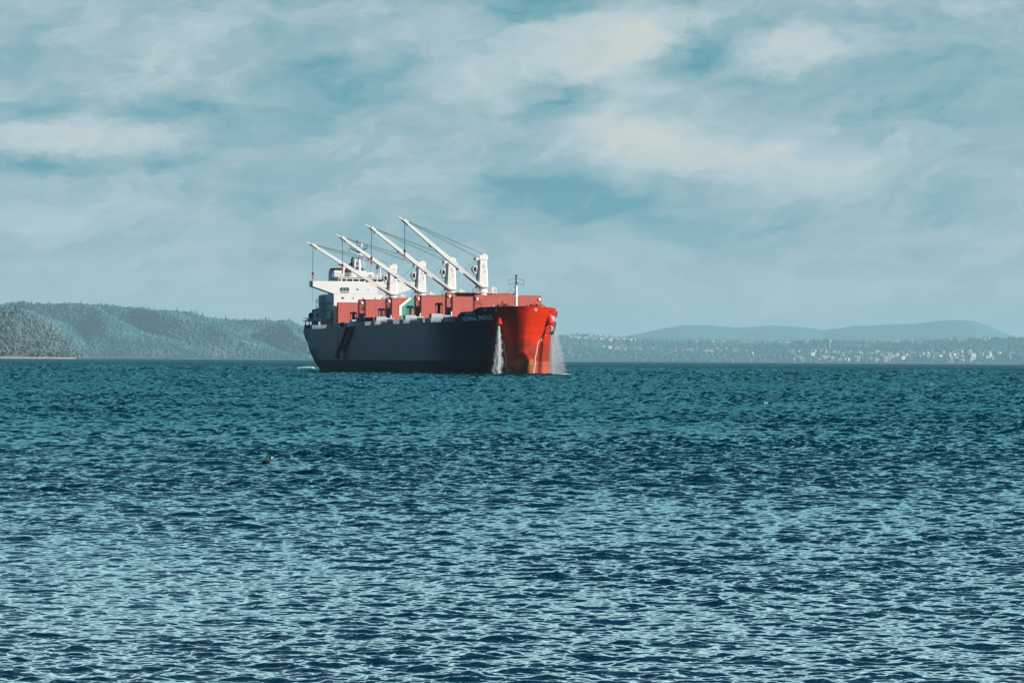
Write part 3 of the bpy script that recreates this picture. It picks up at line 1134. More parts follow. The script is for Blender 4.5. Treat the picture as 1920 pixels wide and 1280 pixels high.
    for (a, b_) in (((u - 1.35, 1.6), (u - 1.35, 3.85)), ((u - 1.35, 3.85), (u + 1.55, 3.85)), ((u + 1.55, 3.85), (u + 1.55, 1.4)), ((u + 1.55, -1.4), (u + 1.9, -2.2)), ((u + 1.9, -2.2), (u - 1.2, -2.2))):
        for h in (0.55, 1.1):
            pf.tube((a[0], a[1], zp + h), (b_[0], b_[1], zp + h), 0.04, n=5)
        n_ = 4
        for q in range(n_):
            x_, y_ = a[0] + (b_[0] - a[0]) * q / (n_ - 1), a[1] + (b_[1] - a[1]) * q / (n_ - 1)
            pf.tube((x_, y_, zp - 0.05), (x_, y_, zp + 1.15), 0.04, n=5)
    # raking bracket under the platform and lockers at its end
    pf.prism_x([(1.3, zp - 0.12), (3.6, zp - 0.12), (1.3, zp - 1.1)], u - 0.1, u + 0.1)
    pf.box((u + 0.6, u + 1.2), (3.2, 3.75), (zp, zp + 1.35))
    pf.box((u - 0.9, u - 0.3), (2.9, 3.4), (zp, zp + 1.6))
    pf.box((u - 1.4, u + 1.8), (-2.25, -1.2), (zp - 0.12, zp))
    pf.build('platform', WHITE2, pdo)
    # jib: box girder that forks at the foot, pivoted low on the tower
    jb = MB()
    piv = Vector((u, 0.0, zb - 0.35))
    tip = Vector((u, ty, tz))
    d = (tip - piv)
    L = d.length
    e = d / L
    nn = Vector((1, 0, 0)).cross(e)
    if nn.z < 0:
        nn = -nn
    P = lambda q, h=0.0: piv + e * (L * q) + nn * h
    # cheeks of the fork
    for s_ in (-1, 1):
        o_ = Vector((s_ * 1.62, 0, 0))
        a, b_ = P(0.0) + o_, P(0.30, 0.06) + Vector((s_ * 0.72, 0, 0))
        jb.bar(a, b_, 0.28, 0.45, 0.34, 0.95)
    jb.bar(P(0.285, 0.06), P(0.34, 0.06), 1.75, 0.95, 1.45, 0.95)
    jb.bar(P(0.335, 0.06), P(0.62, 0.10), 1.45, 0.95, 1.2, 0.88)
    jb.bar(P(0.62, 0.10), P(0.90, 0.12), 1.2, 0.88, 0.75, 0.55)
    jb.bar(P(0.90, 0.12), P(1.0, 0.0), 0.6, 0.50, 0.32, 0.22)
    # seam line, inspection rail
    jb.tube(P(0.3, 0.62) + Vector((0.55, 0, 0)), P(0.9, 0.45) + Vector((0.3, 0, 0)), 0.05, n=5)
    jb.tube(P(0.0) + Vector((-1.75, 0, 0)), P(0.0) + Vector((1.75, 0, 0)), 0.3, n=10)
    j = jb.build('jib', WHITE, c)
    hd = MB()
    for x_ in (-0.42, 0.42):
        for q in (0.9, 0.925):
            hd.tube(P(q, 0.32) + Vector((x_ - 0.06, 0, 0)), P(q, 0.32) + Vector((x_ + 0.06, 0, 0)), 0.42, n=14)
    hd.bar(P(0.885, 0.2), P(0.94, 0.2), 1.0, 0.5)
    hd.build('sheave_head', WHITE2, j)
    ud = MB()
    ud.bar(P(0.91, -0.32), P(0.965, -0.22), 0.3, 0.12)
    ud.tube(P(0.885, -0.35) + Vector((0.3, 0, 0)), P(0.885, -0.35) - Vector((0.3, 0, 0)), 0.16, n=8)
    ud.build('lower_sheave', BLACK, j)
    for q in (0.28, 0.60):
        fl = MB()
        c0 = P(q, -0.62) + Vector((0.4, 0, 0))
        fl.lathe([(0.14, 0.32), (0.42, 0.1), (0.5, -0.12), (0.44, -0.14)], tuple(c0), 12)
        fl.build('jib_lamp', BLACK, j)
    # luffing ropes, runner and hook block
    rp = MB()
    head = P(0.905, 0.55)
    for x_, dz_, hq in ((-0.45, 0.65, 0.0), (-0.15, 0.6, 0.02), (0.2, -0.15, 0.0), (0.45, -0.25, 0.0), (0.1, -0.6, -0.02)):
        y_ = 0.7 if dz_ > 0.3 else -1.4
        rp.tube(head + Vector((x_, 0, 0)) + e * (hq * L), (u + x_, y_, top + dz_ * 0.8), 0.045, n=5)
    rp.build('luffing_ropes', ROPE, c)
    hk = MB()
    z1, z0_ = HOOK[i]
    for x_ in (-0.16, 0.16):
        hk.tube((u + x_, hy, hz_ - 0.3), (u + x_, hy, z1), 0.045, n=5)
    r_o = hk.build('hoist_rope', ROPE, c)
    blk = MB()
    blk.box((u - 0.28, u + 0.28), (hy - 0.26, hy + 0.26), (z1 - 0.75, z1), c=0.1)
    blk.tube((u, hy, z1 - 0.75), (u, hy, z1 - 1.1), 0.10, n=8)
    blk.build('hook_block', BLACK, c)
    bk = MB()
    bk.box((u - 0.2, u + 0.2), (hy - 0.2, hy + 0.2), (z0_ + 0.45, z1 - 1.05), c=0.08)
    bk.path([(u, hy, z0_ + 0.5), (u, hy + 0.2, z0_ + 0.25), (u, hy + 0.05, z0_), (u, hy - 0.2, z0_ + 0.1)], 0.09, 6)
    bk.build('hook', REDBR, c)
    return c


for i in range(4):
    crane(i)
# long pendant from the aft crane's hook down to the deck
pn = MB()
pn.tube((31.75, -23.55, 26.1), (31.75, -23.55, 19.4), 0.035, n=5)
pn.build('pendant_wire', ROPE, SHIP)
# stay wires from crane to crane
sw = MB()
for a, b_ in zip(CR[1:], CR[:-1]):
    sw.tube((a, -1.2, 30.2), (b_, 1.3, 30.3 - 4.2), 0.03, n=4)
sw.tube((157.9, 0, 22.6), (CR[3], 0.5, 16.0), 0.03, n=4)
sw.build('stay_wires', ROPE, SHIP)

# accommodation block ------------------------------------------------------------
hs_ = MB()
hs_.box((-17.0, 0.0), (-9.6, 9.6), (12.1, 22.95))
hs_.box((-21.0, -17.0), (-8.0, 8.0), (12.1, 20.0))
ACC = hs_.build('accommodation_block', WHITE, SHIP, bevel=0.04)
br = MB()
br.prism_x([(-16.05, 25.1), (-9.6, 22.97), (9.6, 22.97), (16.05, 25.1), (16.05, 26.6), (-16.05, 26.6)], -4.6, 0.02)
br.box((-4.6, 0.05), (-16.1, -8.3), (26.6, 26.72))
br.box((-4.6, 0.05), (8.3, 16.1), (26.6, 26.72))
BR = br.build('bridge_wing', WHITE, SHIP, bevel=0.04)
TEALD = paint('teal_dark_paint', (0.02, 0.09, 0.09), .5)
for a_ in (-16.22, 16.06):
    q = MB()
    q.box((-1.4, 0.03), (a_, a_ + 0.16), (25.1, 26.6))
    q.build('side_light_screen', TEALD, BR)
wh = MB()
wh.box((-8.0, -0.25), (-8.2, 8.2), (26.6, 27.85))
wh.box((-8.3, 0.05), (-8.35, 8.35), (27.83, 28.1))
WH = wh.build('wheelhouse', WHITE, SHIP, bevel=0.03)
# bridge windows and mullions
fr = MB()
y = -8.05
for w, gap in ((0.62, 0.42), (1.18, 0.30), (1.65, 0.30), (1.62, 0.30), (1.5, 0.30), (1.5, 0.34), (1.6, 0.30), (1.6, 0.3), (1.0, 0.3), (0.55, 0.3)):
    if y + w > 8.1:
        break
    wn_ = MB()
    wn_.box((-0.30, -0.225), (y, y + w), (26.75, 27.42))
    wn_.build('window', DARKGL, WH)
    y += w + gap
# side windows of the wheelhouse
for k in range(4):
    wn_ = MB()
    wn_.box((-7.4 + k * 1.8, -6.0 + k * 1.8), (-8.225, -8.1), (26.8, 27.45))
    wn_.build('window', DARKGL, WH)
# recessed opening with bars at the starboard end of the front
ro_ = MB()
P8 = []
for cx, cz, a0 in ((-5.35, 24.45, 0), (-7.35, 24.45, 90), (-7.35, 23.65, 180), (-5.35, 23.65, 270)):
    for k in range(5):
        a = R(a0 + k * 22.5)
        P8.append((cx + 0.42 * math.cos(a), cz + 0.42 * math.sin(a)))
ro_.prism_x(P8, 0.021, 0.03)
RO = ro_.build('side_opening', paint('deep_teal_shade', (0.03, 0.055, 0.06), .5), BR)
bars = MB()
for z_ in (23.45, 23.72):
    bars.box((0.03, 0.08), (-7.75, -4.95), (z_, z_ + 0.12))
bars.box((0.03, 0.07), (-6.9, -6.8), (23.8, 24.85))
bars.box((0.03, 0.07), (-6.0, -5.92), (23.8, 24.85))
bars.build('rail_bar', WHITE2, RO)
ro2 = MB()
ro2.prism_x([(-a, b_) for a, b_ in P8][::-1], 0.021, 0.03)
ro2.build('side_opening', RO.data.materials[0], BR)


def frontwin(y0, y1, z0, z1, parent=ACC, x=0.0, mat=None):
    w_ = MB()
    w_.box((x + 0.003, x + 0.03), (y0, y1), (z0, z1))
    w_.build('window', mat or DARKGL, parent)


for y0, w, z0, z1 in ((-2.75, 0.75, 24.15, 24.5), (0.75, 0.28, 24.15, 24.5), (-0.2, 0.0, 0, 0), (4.6, 0.7, 24.15, 24.5)):
    if w:
        frontwin(y0, y0 + w, z0, z1, BR, 0.02)
for y0, w in ((-7.3, 0.85), (-3.8, 0.32), (-0.75, 0.32), (2.9, 0.3), (5.1, 0.4), (7.4, 0.4)):
    frontwin(y0, y0 + w, 21.5, 21.95)
for y0 in (-7.3, -3.8, -0.75, 2.9, 5.1, 7.4):
    frontwin(y0, y0 + 0.4, 18.7, 19.15)
dr_ = MB()
dr_.box((0.022, 0.05), (3.9, 6.1), (23.0, 24.4))
dr_.build('door', TEALM, BR)
# starboard side decks: walkways, doors and stairs on the shaded flank
sdk = MB()
for z_ in (15.6, 18.2, 20.6):
    sdk.box((-15.5, -1.2), (-11.4, -9.62), (z_ - 0.1, z_))
    for h in (0.5, 1.0):
        sdk.tube((-15.4, -11.3, z_ + h), (-1.3, -11.3, z_ + h), 0.04, n=5)
    for k in range(9):
        x_ = -15.4 + k * 1.75
        sdk.tube((x_, -11.3, z_), (x_, -11.3, z_ + 1.0), 0.04, n=5)
sdk.box((-13.0, -10.5), (-11.2, -9.62), (15.7, 22.6))
sdk.build('side_walkway', TEALM, SHIP)
# brown box standing in for the shade beneath the wing, starboard side
ff = MB()
ff.box((-2.4, -0.3), (-9.95, -9.61), (12.2, 17.6))
ff.build('shade_box', BROWN, SHIP)

# rails on the monkey island
ml = MB()
for x_ in (-0.15, -7.9):
    for h in (0.4, 0.75, 1.1):
        ml.tube((x_, -8.2, 28.1 + h), (x_, 8.2, 28.1 + h), 0.04, n=5)
    for k in range(15):
        y_ = -8.2 + k * 16.4 / 14
        ml.tube((x_, y_, 28.1), (x_, y_, 29.25), 0.045, n=5)
for y_ in (-8.2, 8.2):
    for h in (0.4, 0.75, 1.1):
        ml.tube((-7.9, y_, 28.1 + h), (-0.15, y_, 28.1 + h), 0.04, n=5)
ml.build('roof_railing', WHITE2, SHIP)
bx = MB()
for y_, w, h in ((-7.2, 1.1, 0.55), (-4.2, 0.8, 0.6), (-1.1, 1.4, 0.7), (2.2, 0.5, 0.8), (3.6, 0.9, 0.5), (6.3, 0.8, 0.6)):
    bx.box((-2.2, -1.2), (y_, y_ + w), (28.1, 28.1 + h))
bx.box((-5.0, -2.4), (-3.6, 3.2), (28.1, 29.6))
bx.build('roof_locker', WHITE2, SHIP, bevel=0.05)

# radar mast ------------------------------------------------------------------------
rm = MB()
um = -5.5
rm.tube((um, -0.4, 28.1), (um, -0.6, 34.3), 0.55, 0.36, 12)
rm.tube((um - 1.2, -1.7, 28.1), (um - 0.4, -1.0, 33.4), 0.16, n=8)
rm.box((um - 0.9, um + 0.9), (-1.5, 1.1), (34.2, 34.4))
for q in range(14):
    rm.tube((um, 0.55, 28.6 + q * 0.42), (um, 1.15, 28.6 + q * 0.42), 0.04, n=4)
rm.tube((um, 1.15, 28.4), (um, 1.0, 34.2), 0.05, n=5)
for z_ in (30.0, 31.4, 32.8):
    rm.box((um - .3, um + .4), (-1.7, -0.9), (z_, z_ + 0.28))
RM = rm.build('radar_mast', WHITE, SHIP)
rk = MB()
rk.tube((um, -0.6, 34.4), (um, -0.7, 36.0), 0.34, 0.22, 10)
rk.bar((um, -0.7, 35.6), (um, -3.3, 36.7), 0.25, 0.45, 0.15, 0.15)
rk.bar((um, -0.6, 35.6), (um, 1.9, 36.8), 0.25, 0.45, 0.15, 0.15)
rk.bar((um, -3.4, 36.65), (um, 1.9, 36.65), 0.14, 0.14)
for y_, h in ((-3.4, 1.3), (-2.9, 0.9), (1.5, 1.2), (1.9, 1.4), (0.9, 1.1), (-1.2, 2.6), (-0.6, 1.0)):
    rk.tube((um, y_, 36.6), (um, y_, 36.6 + h), 0.07, n=5)
rk.tube((um, -1.2, 38.2), (um, -1.2, 39.3), 0.2, 0.16, 8)
rk.bar((um, -3.3, 36.7), (um, -3.9, 35.6), 0.1, 0.14)
rk.bar((um, -1.5, 37.5), (um, 1.9, 37.4), 0.08, 0.1)
rk.box((um - .8, um + .8), (-1.2, 1.2), (34.0, 34.18))
rk.build('yard_arm', BLACK, RM)
sc_ = MB()
sc_.bar((um + 0.5, -1.3, 35.0), (um + 0.5, 1.4, 35.0), 0.3, 0.35)
sc_.tube((um + 0.5, 0.1, 34.4), (um + 0.5, 0.1, 34.9), 0.2, n=8)
sc_.box((um + .2, um + .7), (-0.2, 0.5), (37.4, 38.3))
sc_.build('radar_scanner', LAMPW, RM)

# funnel and pipes
fn = MB()
fn.prism_x([(-5.2, 20), (5.2, 20), (5.0, 30.4), (-5.0, 30.4)], -26, -19)
FN = fn.build('funnel', WHITE, SHIP, bevel=0.1)
ft = MB()
ft.prism_x([(-1.4, 28.6), (2.8, 28.6), (2.4, 30.2), (-0.9, 31.5), (-1.4, 31.6)], -18.9, -18.2)
ft.prism_x([(-4.9, 30.4), (4.9, 30.4), (4.6, 31.2), (-4.6, 31.2)], -25.5, -19.5)
ft.build('funnel_top', BLACK, FN)
for y_, h, m_ in ((1.0, 34.2, BLACK), (1.75, 33.5, WHITE2), (2.6, 32.2, BLACK), (0.2, 32.4, BLACK), (3.3, 31.9, WHITE2)):
    ep = MB()
    ep.tube((-20.5, y_, 30.2), (-20.5, y_, h - 0.5), 0.36, n=10)
    ep.path([(-20.5, y_, h - 0.5), (-20.7, y_ + 0.1, h - 0.1), (-21.2, y_ + 0.5, h + 0.1)], 0.34, 10)
    ep.build('exhaust_pipe', m_, FN)
# satellite domes
for y_, z_, r_d in ((-5.74, 30.3, 0.55), (5.6, 30.8, 0.7)):
    dm = MB()
    dm.tube((-4, y_, 28.1), (-4, y_, z_), 0.30 if y_ < 0 else 0.16, n=8)
    dm.tube((-4, y_, z_), (-4, y_, z_ + 0.75), r_d, r_d, 14)
    dm.ball((-4, y_, z_ + 0.75), r_d, 8)
    dm.build('satellite_dome', LAMPW, SHIP)
cn_ = MB()
cn_.tube((-4, 4.6, 30.6), (-4, 4.6, 32.1), 0.3, 0.12, 10)
cn_.tube((-4, 4.6, 28.1), (-4, 4.6, 30.6), 0.08, n=6)
cn_.build('aerial', BLACK, SHIP)
wp = MB()
wp.tube((-3, 8.1, 28.1), (-3, 8.1, 37.5), 0.05, n=5)
wp.tube((-3, 3.0, 28.1), (-3, 3.0, 31.5), 0.05, n=5)
wp.path([(-3, 1.0, 28.1), (-3, 1.0, 30.2), (-3, 1.6, 30.2), (-3, 1.6, 29.8)], 0.06, 5)
wp.build('whip_aerial', WHITE2, SHIP)

# poop deck, provision crane, stern gear -----------------------------------------------
pf = MB()
pf.box((-23.5, -0.5), (-13.4, -9.62), (14.85, 15.15))
pf.prism_x([(-9.62, 14.85), (-13.0, 14.85), (-9.62, 13.2)], -3.0, -0.55)
for x_ in (-22.5, -17.5, -11.5, -6.5):
    pf.tube((x_, -12.9, 12.2), (x_, -12.9, 14.9), 0.17, n=8)
for x_, y_ in ((-20.5, -11.0), (-14.2, -11.6)):
    pf.tube((x_, y_, 12.2), (x_, y_, 14.9), 0.5, n=12)
PF = pf.build('boat_deck', GREYM, SHIP)
pf = MB()
pf.box((-23.5, -9.0), (9.62, 13.4), (14.85, 15.15))
pf.build('boat_deck', GREYM, SHIP)
pc = MB()
pc.tube((-13.6, -11.6, 15.15), (-13.6, -11.6, 16.5), 1.0, 1.0, 14)
pc.box((-14.8, -12.6), (-12.5, -10.7), (16.0, 18.2), c=0.25)
PC = pc.build('provision_crane', WHITE2, SHIP)
pb = MB()
pb.tube((-13.4, -11.3, 17.6), (-8, -9.9, 20.5), 0.28, 0.22, 8)
pb.ball((-8, -9.9, 20.5), 0.34, 6)
pb.tube((-8, -9.9, 20.4), (-8, -9.9, 19.4), 0.12, n=6)
pb.build('boom', WHITE2, PC)
pk = MB()
pk.tube((-14.4, -12.7, 17.9), (-12.9, -10.6, 18.4), 0.5, n=10)
pk.tube((-15.0, -12.9, 16.6), (-13.9, -12.9, 16.6), 0.95, n=12)
pk.box((-12.55, -12.45), (-11.9, -11.2), (16.5, 17.1))
pk.tube((-14.6, -11.4, 18.2), (-14.6, -11.4, 21.4), 0.10, 0.05, 6)
pk.build('winch_drum', BLACK, PC)
lb = MB()
lb.box((-19.0, -16.5), (-12.8, -11.6), (15.2, 16.4), c=0.3)
lb.tube((-21.6, -12.4, 15.5), (-20.4, -12.4, 15.5), 0.4, n=10)
lb.build('life_raft', TEALM, SHIP)
lr = MB()
for h in (0.45, 0.9):
    lr.path([(-23.4, -9.8, 15.15 + h), (-23.4, -13.3, 15.15 + h), (-15.0, -13.3, 15.15 + h)], 0.04, 5)
for x_, y_ in ((-23.4, -9.8), (-23.4, -11.5), (-23.4, -13.3), (-21, -13.3), (-18.5, -13.3), (-16, -13.3)):
    lr.tube((x_, y_, 15.1), (x_, y_, 16.1), 0.04, n=5)
lr.build('deck_railing', TEALM, SHIP)
# stern rail and bitts
sr = MB()
for k in range(16):
    u = -27.6 + k * 1.3
    y_ = -(half(u, 12.2) - 0.3)
    z_ = ztop(u)
    sr.tube((u, y_, z_ - 0.3), (u, y_, z_ + 1.2), 0.07, n=5)
for h in (0.45, 0.8, 1.15):
    sr.path([(-27.6 + k * 1.3, -(half(-27.6 + k * 1.3, 12.2) - 0.3), ztop(-27.6 + k * 1.3) + h) for k in range(16)], 0.045, 5)
sr.path([(-27.7, -12.0, 13.9), (-27.7, 12.0, 13.9)], 0.05, 5)
sr.build('stern_railing', BLACK, SHIP)
for u, y_, m_ in ((-20, -12.6, REDBR), (-17, -13.2, REDBR), (-12.5, -14.2, BLACK), (-15.2, -13.7, WHITE2), (-9.5, -14.6, REDBR), (-7.5, -14.9, BLACK)):
    bt = MB()
    for d_ in (-0.35, 0.35):
        bt.tube((u + d_, y_, 12.1), (u + d_, y_, 13.6), 0.24, n=10)
        bt.tube((u + d_, y_, 13.6), (u + d_, y_, 13.7), 0.32, n=10)
    bt.build('mooring_bitt', m_, SHIP)

# deck edge rail and pale stanchions along both sides
for side, a_, z_end in ((-1, -5.0, 44.0), (-1, 54.0, 147.0), (1, -5.0, 147.0)):
    dr = MB()
    u = a_
    while u <= z_end:
        y_ = side * (half(u, 12.2) - 0.35)
        z_ = ztop(u)
        dr.box((u - 0.08, u + 0.08), (y_ - 0.07, y_ + 0.07), (z_ - 0.4, z_ + 1.25))
        if (u // 9) % 3 < 2:
            dr.box((u - 0.3, u + 0.25), (y_ - side * 0.40 - 0.05, y_ - side * 0.02), (z_ - 0.4, z_ + 0.85))
        u += 1.25
    for h in (0.4, 0.8, 1.2):
        pts = [(q, side * (half(q, 12.2) - 0.35), ztop(q) + h) for q in np.linspace(a_, z_end, 12)]
        dr.path(pts, 0.05, 5)
    dr.build('deck_rail', TEALM, SHIP)

# ventilator houses on the deck edge
for u, w in ((73.8, 1.0), (105.3, 1.0), (132.0, 0.85)):
    for side in (-1, 1):
        vh = MB()
        y0, y1 = side * 15.3, side * 12.2
        if y0 > y1:
            y0, y1 = y1, y0
        z0 = 13.1 + 0.003 * u
        n_ = 12
        p_ = [(y0, z0), (y1 - 0.9, z0), (y1, z0 + 0.7), (y1, z0 + 1.7), (y1 - 0.35, z0 + 2.1), (y0 + 0.2, z0 + 2.1), (y0, z0 + 1.9)]
        vh.prism_x(p_, u - 2.4, u)
        vo = vh.build('ventilator_house', TEALM, SHIP, bevel=0.06)
        lg = MB()
        for y_ in np.linspace(y0 + 0.3, y1 - 0.9, 3):
            for x_ in (u - 2.2, u - 0.2):
                lg.tube((x_, y_, 12.1), (x_, y_, z0 + 0.02), 0.10, n=6)
        lg.build('leg', REDBR, vo)
        if side < 0:
            op = MB()
            op.box((u - 1.5, u - 0.6), (y0 - 0.03, y0 - 0.003), (z0 + 0.15, z0 + 1.9))
            op.build('opening', BLACK, vo)
            pp = MB()
            pp.tube((u - 0.8, y1 - .02, z0 + 1.5), (u - 0.8, y1 + 2.2, z0 + 1.5), 0.22, n=8)
            pp.build('pipe', TEALM, vo)

# ventilator frames standing in front of each stack
for i, (u, y_, z1, col_) in enumerate(((24.5, -9.6, 17.3, BLACK), (58.2, -9.9, 17.9, LAMPW), (89.8, -9.9, 18.2, LAMPW), (119.6, -9.9, 18.6, BLACK))):
    vf = MB()
    z0 = 14.1
    u = u + 14.6 - 6.0 if False else u
    for a in (-0.85, 0.85):
        vf.tube((u, y_ + a, z0 - 1.9), (u, y_ + a, z1 - 0.5), 0.09, n=6)
    for h in (0.9, 1.8):
        vf.tube((u, y_ - 0.85, z0 + h), (u, y_ + 0.85, z0 + h), 0.06, n=5)
    vo = vf.build('vent_frame', BLACK, SHIP)
    vt = MB()
    vt.prism_x([(y_ - 1.05, z1 - 0.7), (y_ - 0.75, z1), (y_ + 0.75, z1), (y_ + 1.05, z1 - 0.7), (y_ + 0.7, z1 - 0.55), (y_ - 0.7, z1 - 0.55)], u - 0.5, u + 0.4)
    vt.build('hood', BLACK, vo)
    vc = MB()
    vc.tube((u, y_, z0 - 1.9), (u, y_, z1 - 0.15), 0.42, n=12)
    vc.build('vent_trunk', col_, vo)
    ban = MB()
    for h in (0.5, 1.2):
        ban.tube((u, y_, z0 + h), (u, y_, z0 + h + 0.3), 0.44, n=12)
    ban.build('band', BLACK, vo)

# accommodation ladder, lowered along the starboard side -----------------------------------
gw = MB()
gw.bar((47.0, -16.75, 12.6), (37.0, -17.4, 4.6), 0.9, 0.35)
gw.bar((47.0, -17.2, 13.4), (37.0, -17.85, 5.5), 0.08, 0.10)
gw.bar((47.0, -16.3, 13.4), (37.0, -16.95, 5.5), 0.08, 0.10)
for k in range(12):
    q = k / 11
    x_, y_, z_ = 47 - 10 * q, -16.75 - 0.65 * q, 12.6 - 8.0 * q
    gw.tube((x_, y_ - 0.45, z_), (x_, y_ - 0.45, z_ + 0.85), 0.05, n=5)
    gw.tube((x_, y_ + 0.4, z_), (x_, y_ + 0.4, z_ + 0.85), 0.05, n=5)
gw.box((36.0, 37.6), (-18.0, -16.7), (3.6, 4.7))
gw.bar((50.2, -16.45, 12.5), (40.4, -16.6, 5.9), 0.45, 1.3)
gw.build('accommodation_ladder', BLACK, SHIP)
fw = MB()
fw.tube((37.6, -17.3, 12.9), (37.6, -17.3, 4.7), 0.10, n=6)
fw.build('ladder_fall', BLACK, SHIP)
gd = MB()
gd.box((46.5, 49.5), (-16.2, -14.8), (12.4, 14.7))
gd.bar((49.0, -16.6, 12.9), (46.0, -16.6, 13.9), 0.2, 0.2)
gd.bar((44.0, -16.3, 12.8), (50.5, -16.3, 13.0), 0.25, 0.2)
for k in range(7):
    gd.tube((43.5 + k * 1.2, -16.2, 12.6), (43.9 + k * 1.2, -16.4, 13.9 + 0.4 * (k % 2)), 0.09, n=5)
gd.build('ladder_davit', WHITE, SHIP)
gk = MB()
gk.box((40.5, 53.0), (-13.4, -10.8), (12.2, 15.4))
gk.tube((36.6, -16.1, 13.4), (38.4, -16.1, 13.4), 0.75, n=12)
gk.build('deck_store', BLACK, SHIP)

# forecastle gear ------------------------------------------------------------------------
fm = MB()
fm.tube((157.9, 0, 15.8), (157.9, 0, 22.6), 0.42, 0.34, 14)
fm.tube((157.9, -0.42, 21.4), (157.9, -0.75, 21.4), 0.22, n=8)
fm.box((157.6, 158.2), (-0.7, 0.7), (19.9, 20.05))
FM = fm.build('foremast', WHITE, SHIP)
fk = MB()
fk.tube((157.9, 0, 22.6), (157.9, 0, 25.3), 0.2, 0.16, 8)
fk.ball((157.9, 0.05, 25.1), 0.3, 6)
fk.box((157.7, 158.1), (-0.35, 0.35), (23.3, 23.45))
P_ = [(157.9, 0, 24.4), (157.9, -2.0, 23.95), (157.9, -1.9, 22.75), (157.9, 0, 23.4)]
fk.path(P_, 0.045, 5)
fk.path([(157.9, 0, 24.4), (157.9, 2.1, 23.95), (157.9, 2.0, 22.7), (157.9, 0, 23.3)], 0.045, 5)
fk.build('signal_yard', BLACK, FM)
fl = MB()
fl.tube((157.6, -0.55, 19.9), (157.6, -0.55, 20.6), 0.25, n=8)
fl.build('mast_light', TEALM, FM)
for (u, y_, m1, m2, sc1) in ((160.0, 4.6, BLACK, REDBR, 1.0), (160.5, -4.2, REDDK, BLACK, 0.9)):
    w = MB()
    w.tube((u, y_ - 1.2, 16.9), (u, y_ + 0.2, 16.9), 0.75 * sc1, n=14)
    w.tube((u, y_ - 1.3, 16.9), (u, y_ - 1.2, 16.9), 1.05 * sc1, n=16)
    w.tube((u, y_ + 0.2, 16.9), (u, y_ + 0.3, 16.9), 1.05 * sc1, n=16)
    w.bar((u, y_ + 0.6, 17.4), (u, y_ + 2.5, 16.6), 0.4, 0.5)
    w.path([(u, y_ + 1.0, 17.0), (u, y_ + 1.6, 17.7), (u, y_ + 2.4, 17.4), (u, y_ + 2.8, 16.6)], 0.12, 6)
    w.path([(u, y_ - 1.6, 17.3), (u, y_ - 2.4, 17.5), (u, y_ - 3.0, 17.1)], 0.12, 6)
    wo_ = w.build('windlass', m1, SHIP)
    w = MB()
    w.box((u - 0.6, u + 0.6), (y_ + 0.3, y_ + 0.9), (15.8, 17.9))
    w.bar((u, y_ - 0.5, 17.0), (u, y_ - 0.1, 18.5), 0.3, 0.35)
    w.build('gearbox', m2, wo_)
for u, y_, m_, h in ((161.5, -7.2, TEALM, 1.9), (161.5, -2.6, GREEN, 1.7), (161.5, -1.7, YELLOW, 1.9), (160.8, 2.0, YELLOW, 1.6), (161.0, -5.6, BLACK, 1.7), (160, 7.2, LAMPW, 1.5)):
    mv = MB()
    mv.tube((u, y_, 15.7), (u, y_, 15.7 + h - .35), 0.2, n=8)
    mv.ball((u, y_, 15.7 + h - 0.3), 0.34, 6, sq=(1, 1, 0.7))
    mv.build('mushroom_vent', m_, SHIP)
rf = MB()
uu = 153.0
for y_ in (-9.9, -9.1, -8.0):
    rf.tube((uu, y_, 15.3), (uu, y_, 18.2 if y_ > -8.5 else 20.2 if y_ > -9.5 else 18.9), 0.07, n=5)
for z_ in (16.3, 17.3, 18.2):
    rf.tube((uu, -9.9, z_), (uu, -7.9, z_ - 0.15), 0.07, n=5)
rf.path([(uu, -9.5, 18.4), (uu, -7.7, 18.0), (uu, -7.7, 15.3)], 0.08, 5)
rf.build('boarding_frame', REDDK, SHIP)
fr_ = MB()
for k in range(9):
    u = 149.6 + k * 0.9
    y_ = -(half(u, 14) - 0.5)
    fr_.tube((u, y_, ztop(u) - 0.5), (u, y_, ztop(u) + 1.0), 0.05, n=5)
fr_.build('forecastle_rail', REDDK, SHIP)
# black block standing in for the foremost crane's shadow on the hatch cover
dkp = MB()
dkp.box((122.1, 123.9), (-7.0, -1.6), (20.2, 21.25))
dkp.build('crane_shadow_block', BLACK, SHIP)

# ------------------------------------------------------------------ washing spray from the hawse pipes
def droplets(n, fn_, size):
    g = np.random.default_rng(11)
    P = fn_(g, n)
    s = size(g, len(P))
    T = np.array([[1, 1, 1], [1, -1, -1], [-1, 1, -1], [-1, -1, 1]], float) * 0.6
    Q = g.normal(size=(len(P), 3, 3))
    Q, _ = np.linalg.qr(Q)
    V_ = np.einsum('nij,kj->nki', Q, T) * s[:, None, None] + P[:, None, :]
    F_ = np.array([[0, 1, 2], [0, 3, 1], [0, 2, 3], [1, 3, 2]])
    F_ = (F_[None] + 4 * np.arange(len(P))[:, None, None]).reshape(-1, 3)
    return V_.reshape(-1, 3), F_


WATERW = paint('white_water', (0.80, 0.82, 0.84), 0.6, 0.03, 1)


def to_world(u, v, z):
    a = R(16.5)
    return np.stack([-43.9 + math.sin(a) * u + math.cos(a) * v, 1050 - math.cos(a) * u + math.sin(a) * v, z], -1)


